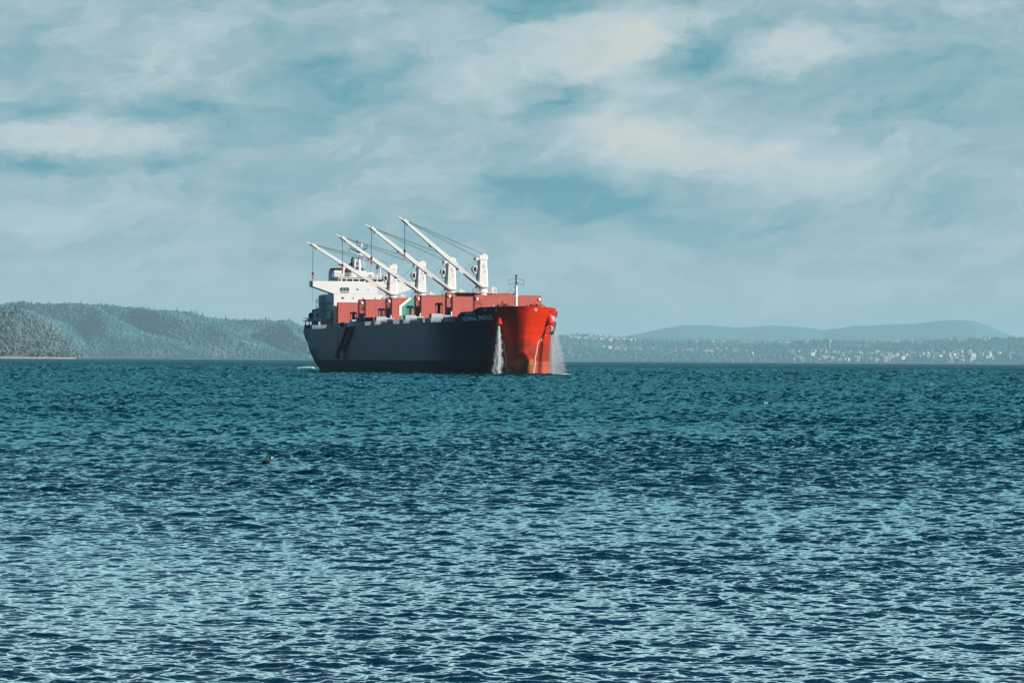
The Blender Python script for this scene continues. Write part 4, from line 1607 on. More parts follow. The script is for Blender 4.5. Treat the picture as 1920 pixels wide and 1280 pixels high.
def jet_star(g, n):
    q = g.random(n) ** 0.85
    z = (hs.z - 0.4) * (1 - q)
    w = 0.20 + 0.88 * q ** 0.7
    r = g.normal(size=n)
    clump = np.sin(z * 2.3 + 1.3 * np.sin(z * 0.9)) * 0.25 * q
    ns = 46
    sid = g.integers(0, ns, n)
    s_off = g.normal(size=ns)[sid]
    s_len = (0.45 + 0.55 * g.random(ns))[sid]
    lat = s_off * w * 0.38 + r * 0.07 * (1 + q) + np.where(s_off < -0.8, -0.5 * q, 0) + clump - 0.55 * q + 0.10 * np.sin(z * 3.1 + sid * 1.7)
    z = np.where(np.abs(s_off) > 1.2, z * s_len, z)
    v = hs.y - 0.15 + lat
    u = hs.x + 0.3 + g.normal(size=n) * 0.4 * (0.4 + q) + 0.8 * q
    return to_world(u, v, z)


V1, F1 = droplets(26000, jet_star, lambda g, n: 0.03 + 0.085 * g.random(n) ** 2)
o = np_mesh('water_jet', V1, F1, WATERW)
tag(o, 'white water pouring from the starboard hawse pipe down the dark side of the ship', 'water jet', kind='stuff')


def jet_port(g, n):
    q = g.random(n) ** 0.9
    z = (hp.z - 0.4) * (1 - q)
    core = g.random(n) < 0.25
    w = 0.2 + 1.0 * q
    drift = np.where(core, 0.3 * q, (0.3 + 3.9 * g.random(n) ** 1.8) * q ** 0.55)
    v = hp.y + 0.1 + drift + g.normal(size=n) * w * 0.35
    u = hp.x + g.normal(size=n) * 0.8 * (0.3 + q)
    return to_world(u, v, z)


V2, F2 = droplets(60000, jet_port, lambda g, n: 0.012 + 0.034 * g.random(n) ** 3)
o = np_mesh('spray', V2, F2, WATERW)
tag(o, 'fine white spray drifting down past the red bow from the port hawse pipe', 'spray', kind='stuff')

# foam where they land, along the waterline and on a few breaking crests
def foam_patch(name, cx, cy, lx, ly, n, label, hgt=0.12, seed=1, rot=0.0):
    g = np.random.default_rng(seed)
    P = g.normal(size=(n, 2)) * [lx / 2.6, ly / 2.6]
    c_, s_ = math.cos(rot), math.sin(rot)
    P = np.stack([P[:, 0] * c_ - P[:, 1] * s_, P[:, 0] * s_ + P[:, 1] * c_], -1)
    Vs, Fs = [], []
    for i, (x_, y_) in enumerate(P):
        w_, d_, h_ = 0.3 + 0.9 * g.random(), 0.3 + 0.5 * g.random(), hgt * (0.5 + g.random())
        b0 = len(Vs)
        for k in range(6):
            a = k * math.pi / 3 + g.random() * 0.4
            Vs.append((cx + x_ + w_ * math.cos(a), cy + y_ + d_ * math.sin(a), -0.1))
        Vs.append((cx + x_, cy + y_, h_))
        for k in range(6):
            Fs.append((b0 + k, b0 + (k + 1) % 6, b0 + 6))
    o = np_mesh(name, np.array(Vs), np.array(Fs), WATERW)
    tag(o, label, 'foam', kind='stuff')
    return o


pw = to_world(np.array([hp.x]), np.array([hp.y + 3.0]), np.array([0.0]))[0]
foam_patch('foam', pw[0] + 1.6, pw[1], 7.0, 2.0, 150, 'white foam on the water where the port spray lands', 0.16, 3)
pw = to_world(np.array([hs.x]), np.array([hs.y - 1.0]), np.array([0.0]))[0]
foam_patch('foam', pw[0], pw[1] - 0.4, 3.4, 1.2, 60, 'white foam at the foot of the starboard water jet', 0.16, 4)
foam_patch('foam', -75.0, 1290, 4.5, 3.0, 50, 'long white breaking crest on the water behind the stern', 0.55, 5)
for k_, (ua, ub, nn_) in enumerate(((118, 150, 26), (151, 166, 26))):
    g = np.random.default_rng(30 + k_)
    Vs, Fs = [], []
    for q_ in range(nn_):
        u = ua + (ub - ua) * g.random()
        w0 = to_world(np.array([u]), np.array([-(half(u, 0.3) + 0.5 + 0.5 * g.random())]), np.array([0.0]))[0]
        b0 = len(Vs)
        rr_ = 0.15 + 0.4 * g.random() ** 2
        for e_ in range(6):
            a = e_ * math.pi / 3
            Vs.append((w0[0] + rr_ * 1.6 * math.cos(a), w0[1] + rr_ * math.sin(a), -0.1))
        Vs.append((w0[0], w0[1], 0.14 + 0.22 * g.random()))
        for e_ in range(6):
            Fs.append((b0 + e_, b0 + (e_ + 1) % 6, b0 + 6))
    o = np_mesh('foam', np.array(Vs), np.array(Fs), WATERW)
    tag(o, ('specks of foam along the dark side of the ship below its name', 'specks of foam round the foot of the red bow')[k_], 'foam', kind='stuff')
g = np.random.default_rng(21)
Vs, Fs = [], []
for k in range(70):
    d = 230 + 1500 * g.random() ** 0.8
    x_ = (g.random() - 0.5) * 2.2 * d * 0.155
    w_ = (0.08 + 0.22 * g.random() ** 3) * (0.5 + d / 900)
    for q in range(2):
        b0 = len(Vs)
        ox_, oy_ = g.normal() * w_, g.normal() * 0.2
        Vs += [(x_ + ox_ - w_ * .6, d + oy_ - 0.15, 0.04), (x_ + ox_ + w_ * .6, d + oy_ - 0.15, 0.04), (x_ + ox_ + w_ * .4, d + oy_ + 0.1, 0.11 + 0.05 * g.random()), (x_ + ox_ - w_ * .4, d + oy_ + 0.1, 0.11 + 0.05 * g.random())]
        Fs.append((b0, b0 + 1, b0 + 2, b0 + 3))
o = np_mesh('whitecaps', np.array(Vs), np.array(Fs), WATERW)
tag(o, 'small white breaking crests scattered over the open water', 'foam', kind='stuff')

# ------------------------------------------------------------------ seabird on the water
bird = MB()
rings = [((-0.17, 0, 0.0), 0.012), ((-0.13, 0, 0.012), 0.045), ((-0.05, 0, 0.02), 0.068), ((0.03, 0, 0.03), 0.06), ((0.07, 0, 0.06), 0.040), ((0.075, 0, 0.10), 0.026), ((0.085, 0, 0.135), 0.024), ((0.115, 0, 0.155), 0.032), ((0.145, 0, 0.165), 0.026), ((0.165, 0, 0.172), 0.010), ((0.215, 0, 0.185), 0.003)]
n_ = 12
vs, fs = [], []
for i, (c_, r_b) in enumerate(rings):
    a_ = Vector(rings[min(i + 1, len(rings) - 1)][0]) - Vector(rings[max(i - 1, 0)][0])
    a_.normalize()
    s_ = Vector((0, 1, 0))
    t_ = a_.cross(s_)
    for k in range(n_):
        th_ = 2 * math.pi * k / n_
        vs.append(Vector(c_) + s_ * (r_b * math.cos(th_)) + t_ * (r_b * math.sin(th_)))
for i in range(len(rings) - 1):
    for k in range(n_):
        fs.append((i * n_ + k, i * n_ + (k + 1) % n_, (i + 1) * n_ + (k + 1) % n_, (i + 1) * n_ + k))
bird.add(vs, fs)
m, b, p = new_mat('bird_feathers')
t = b.n('ShaderNodeTexCoord')
sp = b.n('ShaderNodeSeparateXYZ')
b.nt.links.new(t.outputs['Object'], sp.inputs[0])
w = b.m('MULTIPLY', b.m('SUBTRACT', sp.outputs[0], 0.112), 80, clamp=True)
b.put(p.inputs['Base Color'], b.mix(w, (0.012, 0.012, 0.014), (0.75, 0.74, 0.68)))
p.inputs['Roughness'].default_value = 0.6
bo = bird.build('seabird', m, None, smooth=True)
bo.location = (-8.0, 115.5, 0.09)
bo.scale = (1.05, 1.05, 1.05)
tag(bo, 'small dark seabird with a pale raised bill swimming alone in the foreground water', 'bird')

# ------------------------------------------------------------------ land
def earth_mat(name, c1, c2, c3, sc):
    m, b, p = new_mat(name)
    t = b.n('ShaderNodeTexCoord')
    n_a = b.noise(t.outputs['Object'], sc, 5, 0.6)
    n_b = b.noise(t.outputs['Object'], sc * 6, 4, 0.6)
    c = b.mix(b.m('MULTIPLY', b.m('SUBTRACT', n_a, 0.35), 3, clamp=True), c1, c2)
    c = b.mix(b.m('MULTIPLY', b.m('SUBTRACT', n_b, 0.5), 3, clamp=True), c, c3)
    b.put(p.inputs['Base Color'], c)
    p.inputs['Roughness'].default_value = 1.0
    p.inputs['Specular IOR Level'].default_value = 0.05
    return m


def terrain(name, x0, x1, y0, y1, nx, ny, fn_, mat):
    X, Y = np.meshgrid(np.linspace(x0, x1, nx), np.linspace(y0, y1, ny), indexing='ij')
    Z = fn_(X, Y)
    V_ = np.stack([X, Y, Z], -1).reshape(-1, 3)
    i = np.arange(nx - 1)[:, None]
    j = np.arange(ny - 1)[None]
    F_ = np.stack([i * ny + j, (i + 1) * ny + j, (i + 1) * ny + j + 1, i * ny + j + 1], -1).reshape(-1, 4)
    o = np_mesh(name, V_, F_, mat, True)
    return tag(o, kind='structure')


LEFT = np.array([(-6000, 150), (-3500, 190), (-2215, 191.9), (-1687, 176.0), (-1582, 180.2), (-1459, 186.3), (-1318, 173.2), (-1292, 168.1), (-1160, 163.7), (-1072, 159.0), (-1046, 150.4), (-984, 140.2), (-844, 132.4), (-738, 122.5), (-685, 112.3), (-598, 100.6), (-457, 71.7), (-316, 28.7), (-228, 1.1), (400, -4)], float)
HEADP = np.array([(-4000, 120), (-1142, 109.7), (-945, 92.3), (-921, 94.4), (-906, 80.7), (-886, 75.0), (-857, 63.3), (-837, 48.7), (-817, 30.1), (-798, 10.5), (-776, -0.1), (-700, -6)], float)
RIGHT = np.array([(-2500, 20), (-900, 40), (-141, 85.9), (164, 113.8), (235, 119.0), (352, 117.4), (446, 108.6), (564, 104.7), (681, 98.4), (845, 99.5), (1033, 96.0), (1198, 97.1), (1362, 102.9), (1550, 101.8), (1691, 102.7), (1879, 104.0), (1973, 116.3), (2090, 119.5), (2255, 122.9), (2677, 132.7), (6000, 150)], float)
MT = np.array([(-1000, 60), (400, 150), (876, 192.2), (1082, 245.0), (1236, 271.8), (1442, 319.5), (1648, 357.0), (1906, 358.7), (2189, 334.8), (2473, 359.8), (2782, 349.0), (3014, 319.6), (3297, 357.5), (3606, 375.0), (3915, 387.4), (4121, 417.1), (4327, 426.2), (4482, 411.7), (4636, 356.1), (4739, 310.4), (4842, 269.9), (5152, 210.1), (8000, 120)], float)


def z_left(X, Y):
    q = np.clip((Y - 11000) / 700, 0, 1.6)
    xs = X * 11600 / np.clip(Y, 1, None) * 1.0
    H = np.interp(xs, LEFT[:, 0], LEFT[:, 1]) - 10
    prof = np.where(q < 1, np.sin(np.clip(q, 0, 1) * math.pi / 2) ** 0.85, 1 - (q - 1) * 0.25)
    wx_ = X + 520 * vnoise(X / 400 + 9, Y / 400 + 3, 12, 3)
    ph = (wx_ - 0.55 * (11700 - Y)) / 310 + 0.6
    spur = np.abs(((ph) % 1.0) - 0.35)
    spur = np.where((ph % 1) < 0.35, (ph % 1) / 0.35, 1 - ((ph % 1) - 0.35) / 0.65)
    amp = 64 * np.sin(np.clip(q, 0, 1) * math.pi) ** 1.1
    Z = H * prof + (spur - 0.55) * amp * np.clip(H / 100, 0, 1)
    Z += (vnoise(X / 90, Y / 90, 3, 4) - 0.5) * 14 * np.clip(q * 3, 0, 1)
    return np.where(Y < 11003, -3, np.maximum(Z, -3))


def z_head(X, Y):
    q = np.clip((Y - 6300) / 260, 0, 3)
    xs = X * 6500 / np.clip(Y, 1, None)
    H = np.interp(xs, HEADP[:, 0], HEADP[:, 1]) - 5
    prof = np.sin(np.clip(q, 0, 1) * math.pi / 2) ** 0.6
    Z = H * prof * np.where(q > 1, 1 - (q - 1) * 0.5, 1) + (vnoise(X / 30, Y / 30, 4, 3) - 0.5) * 7 * np.clip(q * 4, 0, 1)
    return np.where(Y < 6301, -3, Z)


def z_right(X, Y):
    q = np.clip((Y - 14000) / 1500, 0, 1.8)
    xs = X * 15500 / np.clip(Y, 1, None)
    H = np.interp(xs, RIGHT[:, 0], RIGHT[:, 1]) - 13
    low = 26 + 14 * vnoise(X / 500, Y / 500, 9, 3)
    prof = np.where(q < 0.12, q / 0.12 * 0.3, np.where(q < 0.6, 0.3 + (q - 0.12) / 0.48 * 0.42, 0.72 + 0.28 * np.clip((q - 0.6) / 0.4, 0, 1)))
    Z = H * prof * np.where(q > 1, 1 - (q - 1) * 0.3, 1)
    Z += (vnoise(X / 160, Y / 160, 14, 4) - 0.5) * 16 * np.clip(q * 4, 0, 1)
    return np.where(Y < 14003, -3, Z)


def z_mt(X, Y):
    q = np.clip((Y - 30000) / 4000, 0, 2)
    xs = X * 34000 / np.clip(Y, 1, None)
    H = np.interp(xs, MT[:, 0], MT[:, 1])
    prof = np.where(q < 1, q ** 1.2, 1 - (q - 1) * 0.4)
    return H * prof + (vnoise(X / 500, Y / 500, 21, 5) - 0.5) * 60 * np.sin(np.clip(q, 0, 1) * math.pi) + (vnoise(X / 60, Y / 200, 22, 2) - 0.5) * 6


def z_mt2(X, Y):
    # a lower far ridge in front of the left half of the range
    q = np.clip((Y - 24000) / 2000, 0, 2)
    H = np.interp(X, [-3000, 300, 800, 1100, 1500, 2100, 2700, 3400, 6000], [60, 130, 170, 190, 178, 160, 150, 150, 170])
    return H * np.where(q < 1, q, 1 - (q - 1) * 0.5) + (vnoise(X / 80, Y / 80, 25, 3) - 0.5) * 14 - 2


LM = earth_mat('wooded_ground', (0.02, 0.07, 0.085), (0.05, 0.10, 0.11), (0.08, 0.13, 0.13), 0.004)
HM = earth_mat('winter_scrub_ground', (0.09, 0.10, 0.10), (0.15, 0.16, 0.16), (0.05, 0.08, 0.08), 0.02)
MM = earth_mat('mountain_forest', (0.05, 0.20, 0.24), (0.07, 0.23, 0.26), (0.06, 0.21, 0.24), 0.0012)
terrain('hills', -6000, 0, 11000, 12120, 500, 150, z_left, LM)
terrain('headland', -4000, -740, 6300, 7000, 400, 80, z_head, HM)
terrain('far_shore_land', -2500, 6000, 14000, 16600, 500, 120, z_right, LM)
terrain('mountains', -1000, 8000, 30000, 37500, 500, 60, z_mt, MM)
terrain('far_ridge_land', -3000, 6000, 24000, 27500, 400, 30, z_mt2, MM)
# beach strips
terrain('beach', -3900, -778, 6276, 6300.5, 300, 4, lambda X, Y: np.interp(Y, [6276, 6282, 6300], [-0.5, 0.6, 3.2]) + 0 * X, earth_mat('beach_sand', (0.42, 0.38, 0.33), (0.55, 0.50, 0.44), (0.3, 0.27, 0.24), 0.05))

# leafy crown templates
def ico():
    t = (1 + 5 ** .5) / 2
    v = np.array([(-1, t, 0), (1, t, 0), (-1, -t, 0), (1, -t, 0), (0, -1, t), (0, 1, t), (0, -1, -t), (0, 1, -t), (t, 0, -1), (t, 0, 1), (-t, 0, -1), (-t, 0, 1)], float)
    v /= np.linalg.norm(v[0])
    f = np.array([(0, 11, 5), (0, 5, 1), (0, 1, 7), (0, 7, 10), (0, 10, 11), (1, 5, 9), (5, 11, 4), (11, 10, 2), (10, 7, 6), (7, 1, 8), (3, 9, 4), (3, 4, 2), (3, 2, 6), (3, 6, 8), (3, 8, 9), (4, 9, 5), (2, 4, 11), (6, 2, 10), (8, 6, 7), (9, 8, 1)])
    return v, f


def ico2():
    v, f = ico()
    v = list(map(tuple, v))
    cache = {}
    nf = []

    def mid(a, b_):
        k = (min(a, b_), max(a, b_))
        if k not in cache:
            q = np.array(v[a]) + np.array(v[b_])
            v.append(tuple(q / np.linalg.norm(q)))
            cache[k] = len(v) - 1
        return cache[k]
    for a, b_, c_ in f:
        x, y, z = mid(a, b_), mid(b_, c_), mid(c_, a)
        nf += [(a, x, z), (b_, y, x), (c_, z, y), (x, y, z)]
    return np.array(v), np.array(nf)


def scatter(P, rad, hgt, tmpl, seed, jit=0.22, lift=0.35):
    g = np.random.default_rng(seed)
    tv, tf_ = tmpl
    n, k = len(P), len(tv)
    V_ = tv[None] * (1 + jit * g.normal(size=(n, k, 1)))
    a = g.random(n) * 6.28
    ca, sa = np.cos(a)[:, None], np.sin(a)[:, None]
    x, y = V_[..., 0] * ca - V_[..., 1] * sa, V_[..., 0] * sa + V_[..., 1] * ca
    V_ = np.stack([x * rad[:, None] + P[:, None, 0], y * rad[:, None] + P[:, None, 1], V_[..., 2] * hgt[:, None] + P[:, None, 2] + (hgt * lift)[:, None]], -1)
    F_ = (tf_[None] + k * np.arange(n)[:, None, None]).reshape(-1, 3)
    return V_.reshape(-1, 3), F_


def cone_t(n=7, lev=5):
    """ragged conifer: stacked skirts"""
    v, f = [], []
    for L_ in range(lev):
        z0 = -1 + 2 * L_ / lev * 0.95
        z1 = z0 + 2 / lev * 1.5
        r = 1 - L_ / lev * 0.9
        b0 = len(v)
        for k in range(n):
            a = 2 * math.pi * (k + 0.5 * (L_ % 2)) / n
            v.append((r * math.cos(a), r * math.sin(a), z0 - 0.1 * (k % 2)))
        v.append((0, 0, min(z1, 1.05)))
        for k in range(n):
            f.append((b0 + k, b0 + (k + 1) % n, b0 + n))
    return np.array(v), np.array(f)


def foliage(name, cols, sc):
    m, b, p = new_mat(name)
    g_ = b.n('ShaderNodeNewGeometry')
    t = b.n('ShaderNodeTexCoord')
    n_a = b.noise(t.outputs['Object'], sc, 3, 0.6)
    rp_ = b.m('ADD', b.m('MULTIPLY', g_.outputs['Random Per Island'], 0.20), b.m('MULTIPLY', b.m('SUBTRACT', n_a, 0.34), 1.9))
    b.put(p.inputs['Base Color'], b.ramp(rp_, [(i / (len(cols) - 1), c_) for i, c_ in enumerate(cols)]))
    p.inputs['Roughness'].default_value = 0.95
    p.inputs['Specular IOR Level'].default_value = 0.1
    return m


FOL_L = foliage('hill_foliage', [(0.006, 0.065, 0.092), (0.025, 0.11, 0.135), (0.075, 0.18, 0.19), (0.14, 0.235, 0.23)], 0.006)
FOL_H = foliage('bare_winter_twigs', [(0.02, 0.08, 0.09), (0.09, 0.14, 0.15), (0.16, 0.20, 0.21), (0.25, 0.27, 0.27)], 0.03)
FOL_R = foliage('shore_foliage', [(0.010, 0.10, 0.13), (0.03, 0.13, 0.16), (0.07, 0.18, 0.19), (0.14, 0.23, 0.22)], 0.004)
CONI = foliage('conifer_needles', [(0.004, 0.055, 0.07), (0.008, 0.075, 0.09), (0.012, 0.085, 0.10)], 0.05)

g = np.random.default_rng(5)
# left hills
n = 25000
X = -2250 + 2150 * g.random(n)
Y = 11010 + 760 * g.random(n) ** 1.0
Z = z_left(X, Y)
k = Z > 0.3
P = np.stack([X, Y, Z], -1)[k]
n = len(P)
rad = 2.8 + 3.0 * g.random(n) ** 1.5
V_, F_ = scatter(P, rad, rad * (0.8 + 0.7 * g.random(n)), ico(), 1, 0.2)
o = np_mesh('hill_woodland', V_, F_, FOL_L)
tag(o, 'dense winter woodland covering the long hill behind the stern', 'woodland', kind='stuff')
# headland scrub
n = 4300
X = -1320 + 540 * g.random(n)
Y = 6302 + 300 * g.random(n)
Z = z_head(X, Y)
k = Z > 1.0
P = np.stack([X, Y, Z], -1)[k]
P = np.repeat(P, 3, 0) + g.normal(size=(len(P) * 3, 3)) * [2.2, 2.2, 1.6]
n = len(P)
rad = 0.8 + 1.5 * g.random(n) ** 1.4
V_, F_ = scatter(P, rad, rad * (0.9 + 0.6 * g.random(n)), ico2(), 2, 0.3)
o = np_mesh('headland_woodland', V_, F_, FOL_H)
tag(o, 'grey bare winter scrub and trees covering the near headland', 'woodland', kind='stuff')
# far shore
n = 15000
X = -300 + 2900 * g.random(n)
Y = 14010 + 1550 * g.random(n)
Z = z_right(X, Y)
k = Z > 0.5
P = np.stack([X, Y, Z], -1)[k]
P = P[g.random(len(P)) < np.interp(P[:, 1], [14000, 14150, 14400], [0.35, 0.5, 1.0])]
n = len(P)
con = g.random(n) < 0.35
rad = 5 + 4 * g.random(n)
Va, Fa = scatter(P[~con], rad[~con], rad[~con] * 0.9, ico(), 3)
Vb, Fb = scatter(P[con], rad[con] * 0.55, rad[con] * 1.3, cone_t(6, 3), 4, 0.08, 0.9)
V_ = np.concatenate([Va, Vb])
F_ = np.concatenate([Fa, Fb + len(Va)])
o = np_mesh('shore_woodland', V_, F_, FOL_R)
tag(o, 'hazy belt of woodland along the low far shore right of the bow', 'woodland', kind='stuff')

# individual conifers on the skylines -----------------------------------------------------
def conifer_mesh(name, seed):
    g_ = np.random.default_rng(seed)
    v, f = cone_t(9, 9)
    v = v * (1 + 0.10 * g_.normal(size=(len(v), 1)))
    v = v * [1, 1, 1] + [0, 0, 1.05]
    me = bpy.data.meshes.new(name)
    me.from_pydata([tuple(q) for q in v], [], [tuple(map(int, q)) for q in f])
    me.materials.append(CONI)
    return me


CM = [conifer_mesh('conifer_crown', s_) for s_ in (1, 2, 3)]
tk = MB()
tk.tube((0, 0, -0.35), (0, 0, 1.6), 0.10, 0.03, 6)
tko = tk.build('trunk', BROWN)
TKM = tko.data
bpy.data.objects.remove(tko)


def conifer(x, y, z, h, w, label, group, k, parts=True):
    r = empty('conifer_tree', (x, y, z), (k * 1.7) % 6.28)
    tag(r, label, 'tree', group)
    c_ = bpy.data.objects.new('crown', CM[k % 3])
    COL.objects.link(c_)
    c_.parent = r
    c_.scale = (w, w, h / 2)
    t_ = bpy.data.objects.new('trunk', TKM)
    COL.objects.link(t_)
    t_.parent = r
    t_.scale = (w, w, h / 2)
    return r


def px_x(p_, d):
    return (p_ - 960) / 6600 * d


# bearings (as metres at the ridge, 11.6 km out) and heights of the trees that stand above the canopy
kk = 0
LT = [(-1655, 15), (-1640, 13), (-1625, 14), (-1598, 12), (-1585, 15), (-1570, 13), (-1525, 14), (-1421, 15), (-1355, 15), (-1335, 16), (-1290, 17), (-1240, 14),
      (-1228, 15), (-1215, 13), (-1197, 16), (-1180, 13), (-1105, 15), (-1058, 18), (-1050, 14), (-1040, 17), (-1020, 19), (-978, 14), (-960, 13), (-944, 16), (-905, 12), (-880, 13), (-848, 12), (-826, 13), (-812, 16), (-802, 15), (-760, 12), (-735, 14), (-722, 13)]
for x_, h in LT:
    y_ = 11690 + 30 * random.random()
    z_ = float(z_left(np.array([x_ * y_ / 11600]), np.array([y_]))[0])
    wh_, gr_ = (('straight above the near headland', 'conifers above the headland') if x_ < -1500 else
                ('on the highest shoulder of the left hill', 'conifers on the high shoulder') if x_ < -1150 else
                ('where the left hill steps down', 'conifers at the step of the hill') if x_ < -1000 else
                ('on the low end of the left hill', 'conifers towards the stern'))
    conifer(x_ * y_ / 11600, y_, z_ + 1, h * 1.25, h * 0.30, 'dark conifer standing above the woodland ' + wh_, gr_, kk)
    kk += 1
for x_, h in ((-940, 13), (-932, 11), (-921, 14), (-914, 12), (-908, 12)):
    y_ = 6530
    z_ = float(z_head(np.array([x_ * y_ / 6500.]), np.array([float(y_)]))[0])
    conifer(x_, y_, z_ - 1, h, h * 0.30, 'dark conifer on top of the near headland at the left edge', 'conifers on the near headland', kk)
    kk += 1
RTp = [1064, 1072, 1080, 1086, 1092, 1098, 1105, 1112, 1122, 1131, 1143, 1153, 1160, 1185, 1219, 1249, 1262, 1292, 1297, 1306, 1310, 1368, 1392, 1465, 1481, 1527, 1550, 1620, 1640, 1758, 1766, 1774, 1792, 1806, 1853, 1866, 1892, 1915]
for p_ in RTp:
    y_ = 15480.0
    x_ = px_x(p_, y_)
    z_ = float(z_right(np.array([x_]), np.array([y_]))[0])
    h = 15 + 9 * random.random()
    wh_, gr_ = (('just right of the bow above the hillside estate', 'conifers above the estate') if p_ < 1200 else
                ('left of the grey apartment block on the crest', 'conifers left of the grey block') if p_ < 1400 else
                ('between the grey apartment block and the long white roofs', 'conifers in the middle of the crest') if p_ < 1700 else
                ('towards the right edge, below the mountain', 'conifers at the right of the crest'))
    conifer(x_, y_, z_, h, h * 0.26, 'hazy far conifer ' + wh_, gr_, kk)
    kk += 1

# houses ------------------------------------------------------------------------------------
HWALL = paint('house_wall_white', (0.60, 0.60, 0.59), 0.6, 0.05, 0.05)
HGREY = paint('house_wall_cream', (0.46, 0.44, 0.42), 0.6, 0.05, 0.05)
HROOF = paint('house_roof_grey', (0.30, 0.27, 0.26), 0.7, 0.1, 0.1)
HROOF2 = paint('metal_roof_pale', (0.50, 0.52, 0.53), 0.5, 0.1, 0.1)


def house_mesh(w, d, h, rh, wm, rm_):
    mb = MB()
    mb.box((-w / 2, w / 2), (-d / 2, d / 2), (-3, h), 0)
    mb.prism_x([(-d / 2 - 0.5, h), (d / 2 + 0.5, h), (0, h + rh)], -w / 2 - 0.5, w / 2 + 0.5, 1)
    mb.box((-w * .2, w * .1), (-d / 2 - 0.06, -d / 2 - 0.01), (h * 0.45, h * 0.75), 2)
    o = mb.build('house', [wm, rm_, DARKGL])
    me = o.data
    bpy.data.objects.remove(o)
    return me


HMs = [house_mesh(10, 8, 6, 2.5, HWALL, HROOF2), house_mesh(13, 9, 5, 2.5, HWALL, HROOF), house_mesh(9, 9, 8, 2, HGREY, HROOF2), house_mesh(16, 10, 6, 3, HWALL, HROOF2), house_mesh(8, 8, 7, 2, HWALL, HROOF2)]


def house(px_, q, label, group, s_=1.0, k=None):
    y_ = 14000 + 1500 * q
    x_ = px_x(px_, y_)
    z_ = float(z_right(np.array([x_]), np.array([y_]))[0])
    o = bpy.data.objects.new('house', HMs[random.randrange(5) if k is None else k])
    COL.objects.link(o)
    o.location = (x_, y_, z_ + 6.0)
    o.rotation_euler = (0, 0, R(random.uniform(-30, 40)))
    o.scale = (s_, s_, s_)
    return tag(o, label, 'house', group)


for i in range(72):
    t_ = i / 71
    p_ = 1064 + 128 * t_ + random.uniform(-3, 3)
    house(p_, 0.90 - 0.02 * t_ + random.uniform(-0.10, 0.04), *(('small bright house in the left half of the hillside estate, nearest the bow', 'hillside estate, left half') if t_ < 0.5 else ('small bright house in the right half of the hillside estate', 'hillside estate, right half')), 0.75 + random.random() * 0.4)
for i in range(30):
    p_ = 1130 + 300 * random.random()
    house(p_, 0.30 + random.uniform(-0.12, 0.12), 'small pale house among the trees midway up the far shore', 'houses among the trees', 0.8 + random.random() * 0.4)
for i in range(120):
    p_ = 1480 + 420 * (random.random())
    house(p_, 0.03 + 0.25 * random.random() ** 1.4, *(('small white house at the left end of the waterside town, below the water tower', 'town houses, left end') if p_ < 1600 else ('small white house in the middle of the waterside town, round the widest block', 'town houses, middle') if p_ < 1720 else ('small white house in the waterside town below the bright crest block', 'town houses, right of the middle') if p_ < 1810 else ('small white house at the right end of the waterside town', 'town houses, right end')), 0.7 + random.random() * 0.6)
for i in range(26):
    p_ = random.choice([1310, 1345, 1470, 1500, 1520, 1795, 1850]) + random.uniform(-14, 14)
    house(p_, 0.93 + random.uniform(-0.05, 0.04), *(('pale house near the crest beside the grey apartment block', 'crest houses, left') if p_ < 1400 else ('pale house near the crest in the middle of the far shore', 'crest houses, middle') if p_ < 1700 else ('pale house near the crest by the terrace at the right', 'crest houses, right')), 0.7 + random.random() * 0.5)


def block(name, px_, q, w, d, h, label, cat, wm=HWALL, rows=3, zoff=2.0):
    y_ = 14000 + 1500 * q
    x_ = px_x(px_, y_)
    z_ = float(z_right(np.array([x_]), np.array([y_]))[0]) + zoff
    r = empty(name, (x_, y_, z_))
    tag(r, label, cat)
    mb = MB()
    mb.box((-w / 2, w / 2), (-d / 2, d / 2), (-8, h))
    mb.build('wall', wm, r)
    mb = MB()
    mb.box((-w / 2 - 0.6, w / 2 + 0.6), (-d / 2 - 0.6, d / 2 + 0.6), (h + 0.002, h + 1.0))
    mb.build('roof', HROOF2, r)
    mb = MB()
    for k_ in range(rows):
        zz = h * (k_ + 0.35) / rows
        mb.box((-w * 0.46, w * 0.46), (-d / 2 - 0.08, -d / 2 - 0.01), (zz, zz + h / rows * 0.35))
    mb.build('window_row', GREYM, r)
    return r


block('apartment_building', 1399, 0.95, 62, 20, 15, 'wide grey apartment block on the crest of the far shore', 'building', HGREY, 4, 10)
block('tower_block', 1435, 0.72, 5, 5, 14, 'narrow pale tower among trees on the far shore', 'building', HGREY, 3, 10)
block('flat_roofed_building', 1710, 0.93, 16, 14, 14, 'bright white block at the end of the long roofs', 'building', HWALL, 2, 10)
block('long_building', 1631, 0.93, 50, 14, 6, 'long white low building left of the pair on the crest', 'building', HWALL, 1, 9)
block('long_building', 1668, 0.91, 90, 16, 8, 'longest white low building on the crest', 'building', HWALL, 1, 8)
block('long_building', 1725, 0.93, 26, 14, 6, 'short cream low building right of the bright block', 'building', HGREY, 1, 10)
block('long_building', 1353, 0.96, 30, 14, 6, 'low white roof on the crest left of the grey apartment block', 'building', HWALL, 1, 12)
block('long_building', 1196, 0.42, 40, 14, 5, 'long pale shed among trees below the hillside estate', 'building', HGREY, 1, 8)
block('long_building', 1806, 0.90, 34, 20, 12, 'pale terrace on the wooded rise at the right', 'building', HGREY, 2, 8)
block('apartment_building', 1609, 0.03, 10, 10, 20, 'first white waterside block, left of the widest one', 'building', HWALL, 4, 2)
block('apartment_building', 1643, 0.03, 10, 10, 17, 'narrow white waterside block between two others', 'building', HWALL, 4, 2)
block('apartment_building', 1663, 0.03, 22, 12, 22, 'widest white waterside apartment block', 'building', HWALL, 5, 2)
block('apartment_building', 1785, 0.03, 10, 10, 16, 'pale waterside block towards the right end of the town', 'building', HGREY, 4, 2)
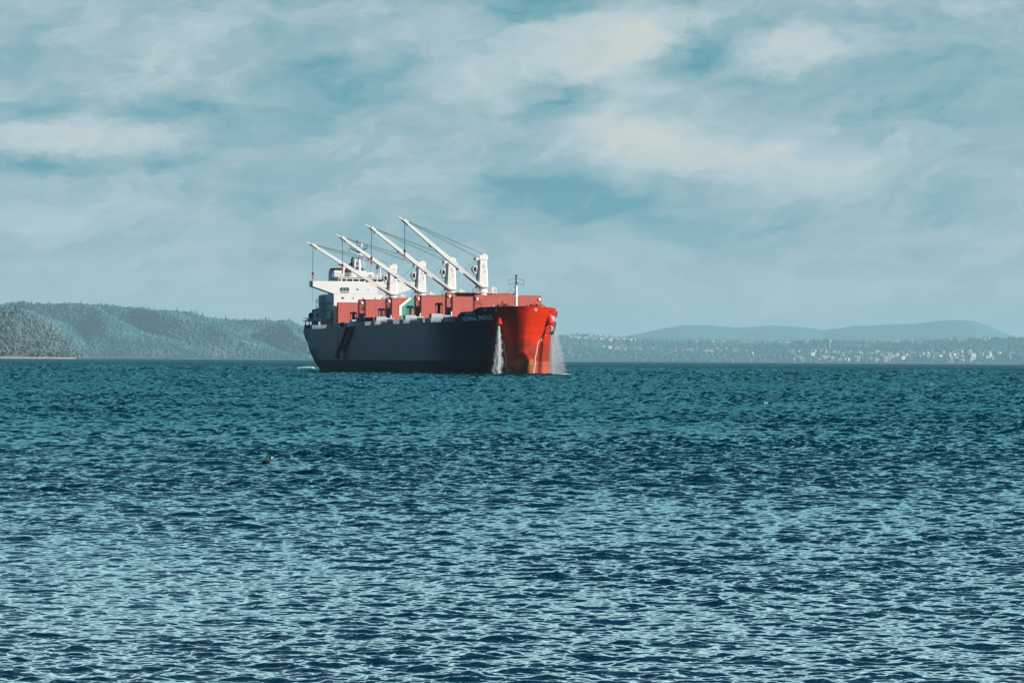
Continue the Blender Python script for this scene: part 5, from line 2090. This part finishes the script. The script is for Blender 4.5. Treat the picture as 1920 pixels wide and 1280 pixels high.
block('apartment_building', 1820, 0.03, 8, 8, 12, 'small white waterside block at the right end of the town', 'building', HWALL, 3, 2)
block('apartment_building', 1503, 0.03, 22, 10, 10, 'low pale waterside block at the left end of the town', 'building', HGREY, 2, 2)

# water tower
y_ = 14000 + 1500 * 0.42
x_ = px_x(1556, y_)
z_ = float(z_right(np.array([x_]), np.array([y_]))[0])
wt = empty('water_tower', (x_, y_, z_ + 12))
tag(wt, 'white mushroom shaped water tower above the waterside town', 'water tower')
mb = MB()
mb.lathe([(1.0, 20), (5.6, 22.5), (6.4, 25), (6.0, 28), (3.8, 30.5), (0.5, 31.6)], (0, 0, 0), 20)
mb.build('tank', HWALL, wt, smooth=True)
mb = MB()
mb.lathe([(3.0, -12), (1.9, -6), (1.6, 12), (2.4, 21)], (0, 0, 0), 16)
mb.build('stem', HWALL, wt, smooth=True)
# white house at the tip of the near headland
hh = bpy.data.objects.new('house', HMs[3])
COL.objects.link(hh)
hh.location = (-797.0, 6330, 6.5)
hh.scale = (0.45, 0.45, 0.45)
tag(hh, 'tiny white house at the tip of the near headland by the water', 'house')

# the land was drawn at a convenient scale; set it out at its true distance
KH, KL, KM = 1.4, 1.7, 1.35
for o in list(COL.objects):
    if o.parent is not None or o.name.split('.')[0] in ('water', 'cargo_ship', 'camera', 'sun', 'water_jet', 'spray', 'foam', 'whitecaps', 'seabird'):
        continue
    st = o.name.split('.')[0]
    if st in ('mountains', 'far_ridge_land'):
        k = KM
    elif st in ('headland', 'beach', 'headland_woodland') or (o.location.y > 6000 and o.location.y < 7500):
        k = KH
    else:
        k = KL
    o.location = o.location * k
    o.scale = o.scale * k

# ------------------------------------------------------------------ haze
hz_ = MB()
hz_.box((-60000, 60000), (-50000, 60000), (-8, 720))
m = bpy.data.materials.new('haze_air')
m.use_nodes = True
nt = m.node_tree
nt.nodes.clear()
pv = nt.nodes.new('ShaderNodeVolumePrincipled')
pv.inputs['Color'].default_value = (0.55, 0.90, 1.0, 1)
pv.inputs['Density'].default_value = 2.8e-5
pv.inputs['Anisotropy'].default_value = 0.0
ou = nt.nodes.new('ShaderNodeOutputMaterial')
nt.links.new(pv.outputs[0], ou.inputs['Volume'])
ho = hz_.build('haze', m)
tag(ho, kind='stuff')
ho['label'] = 'thin bluish sea haze filling the air'
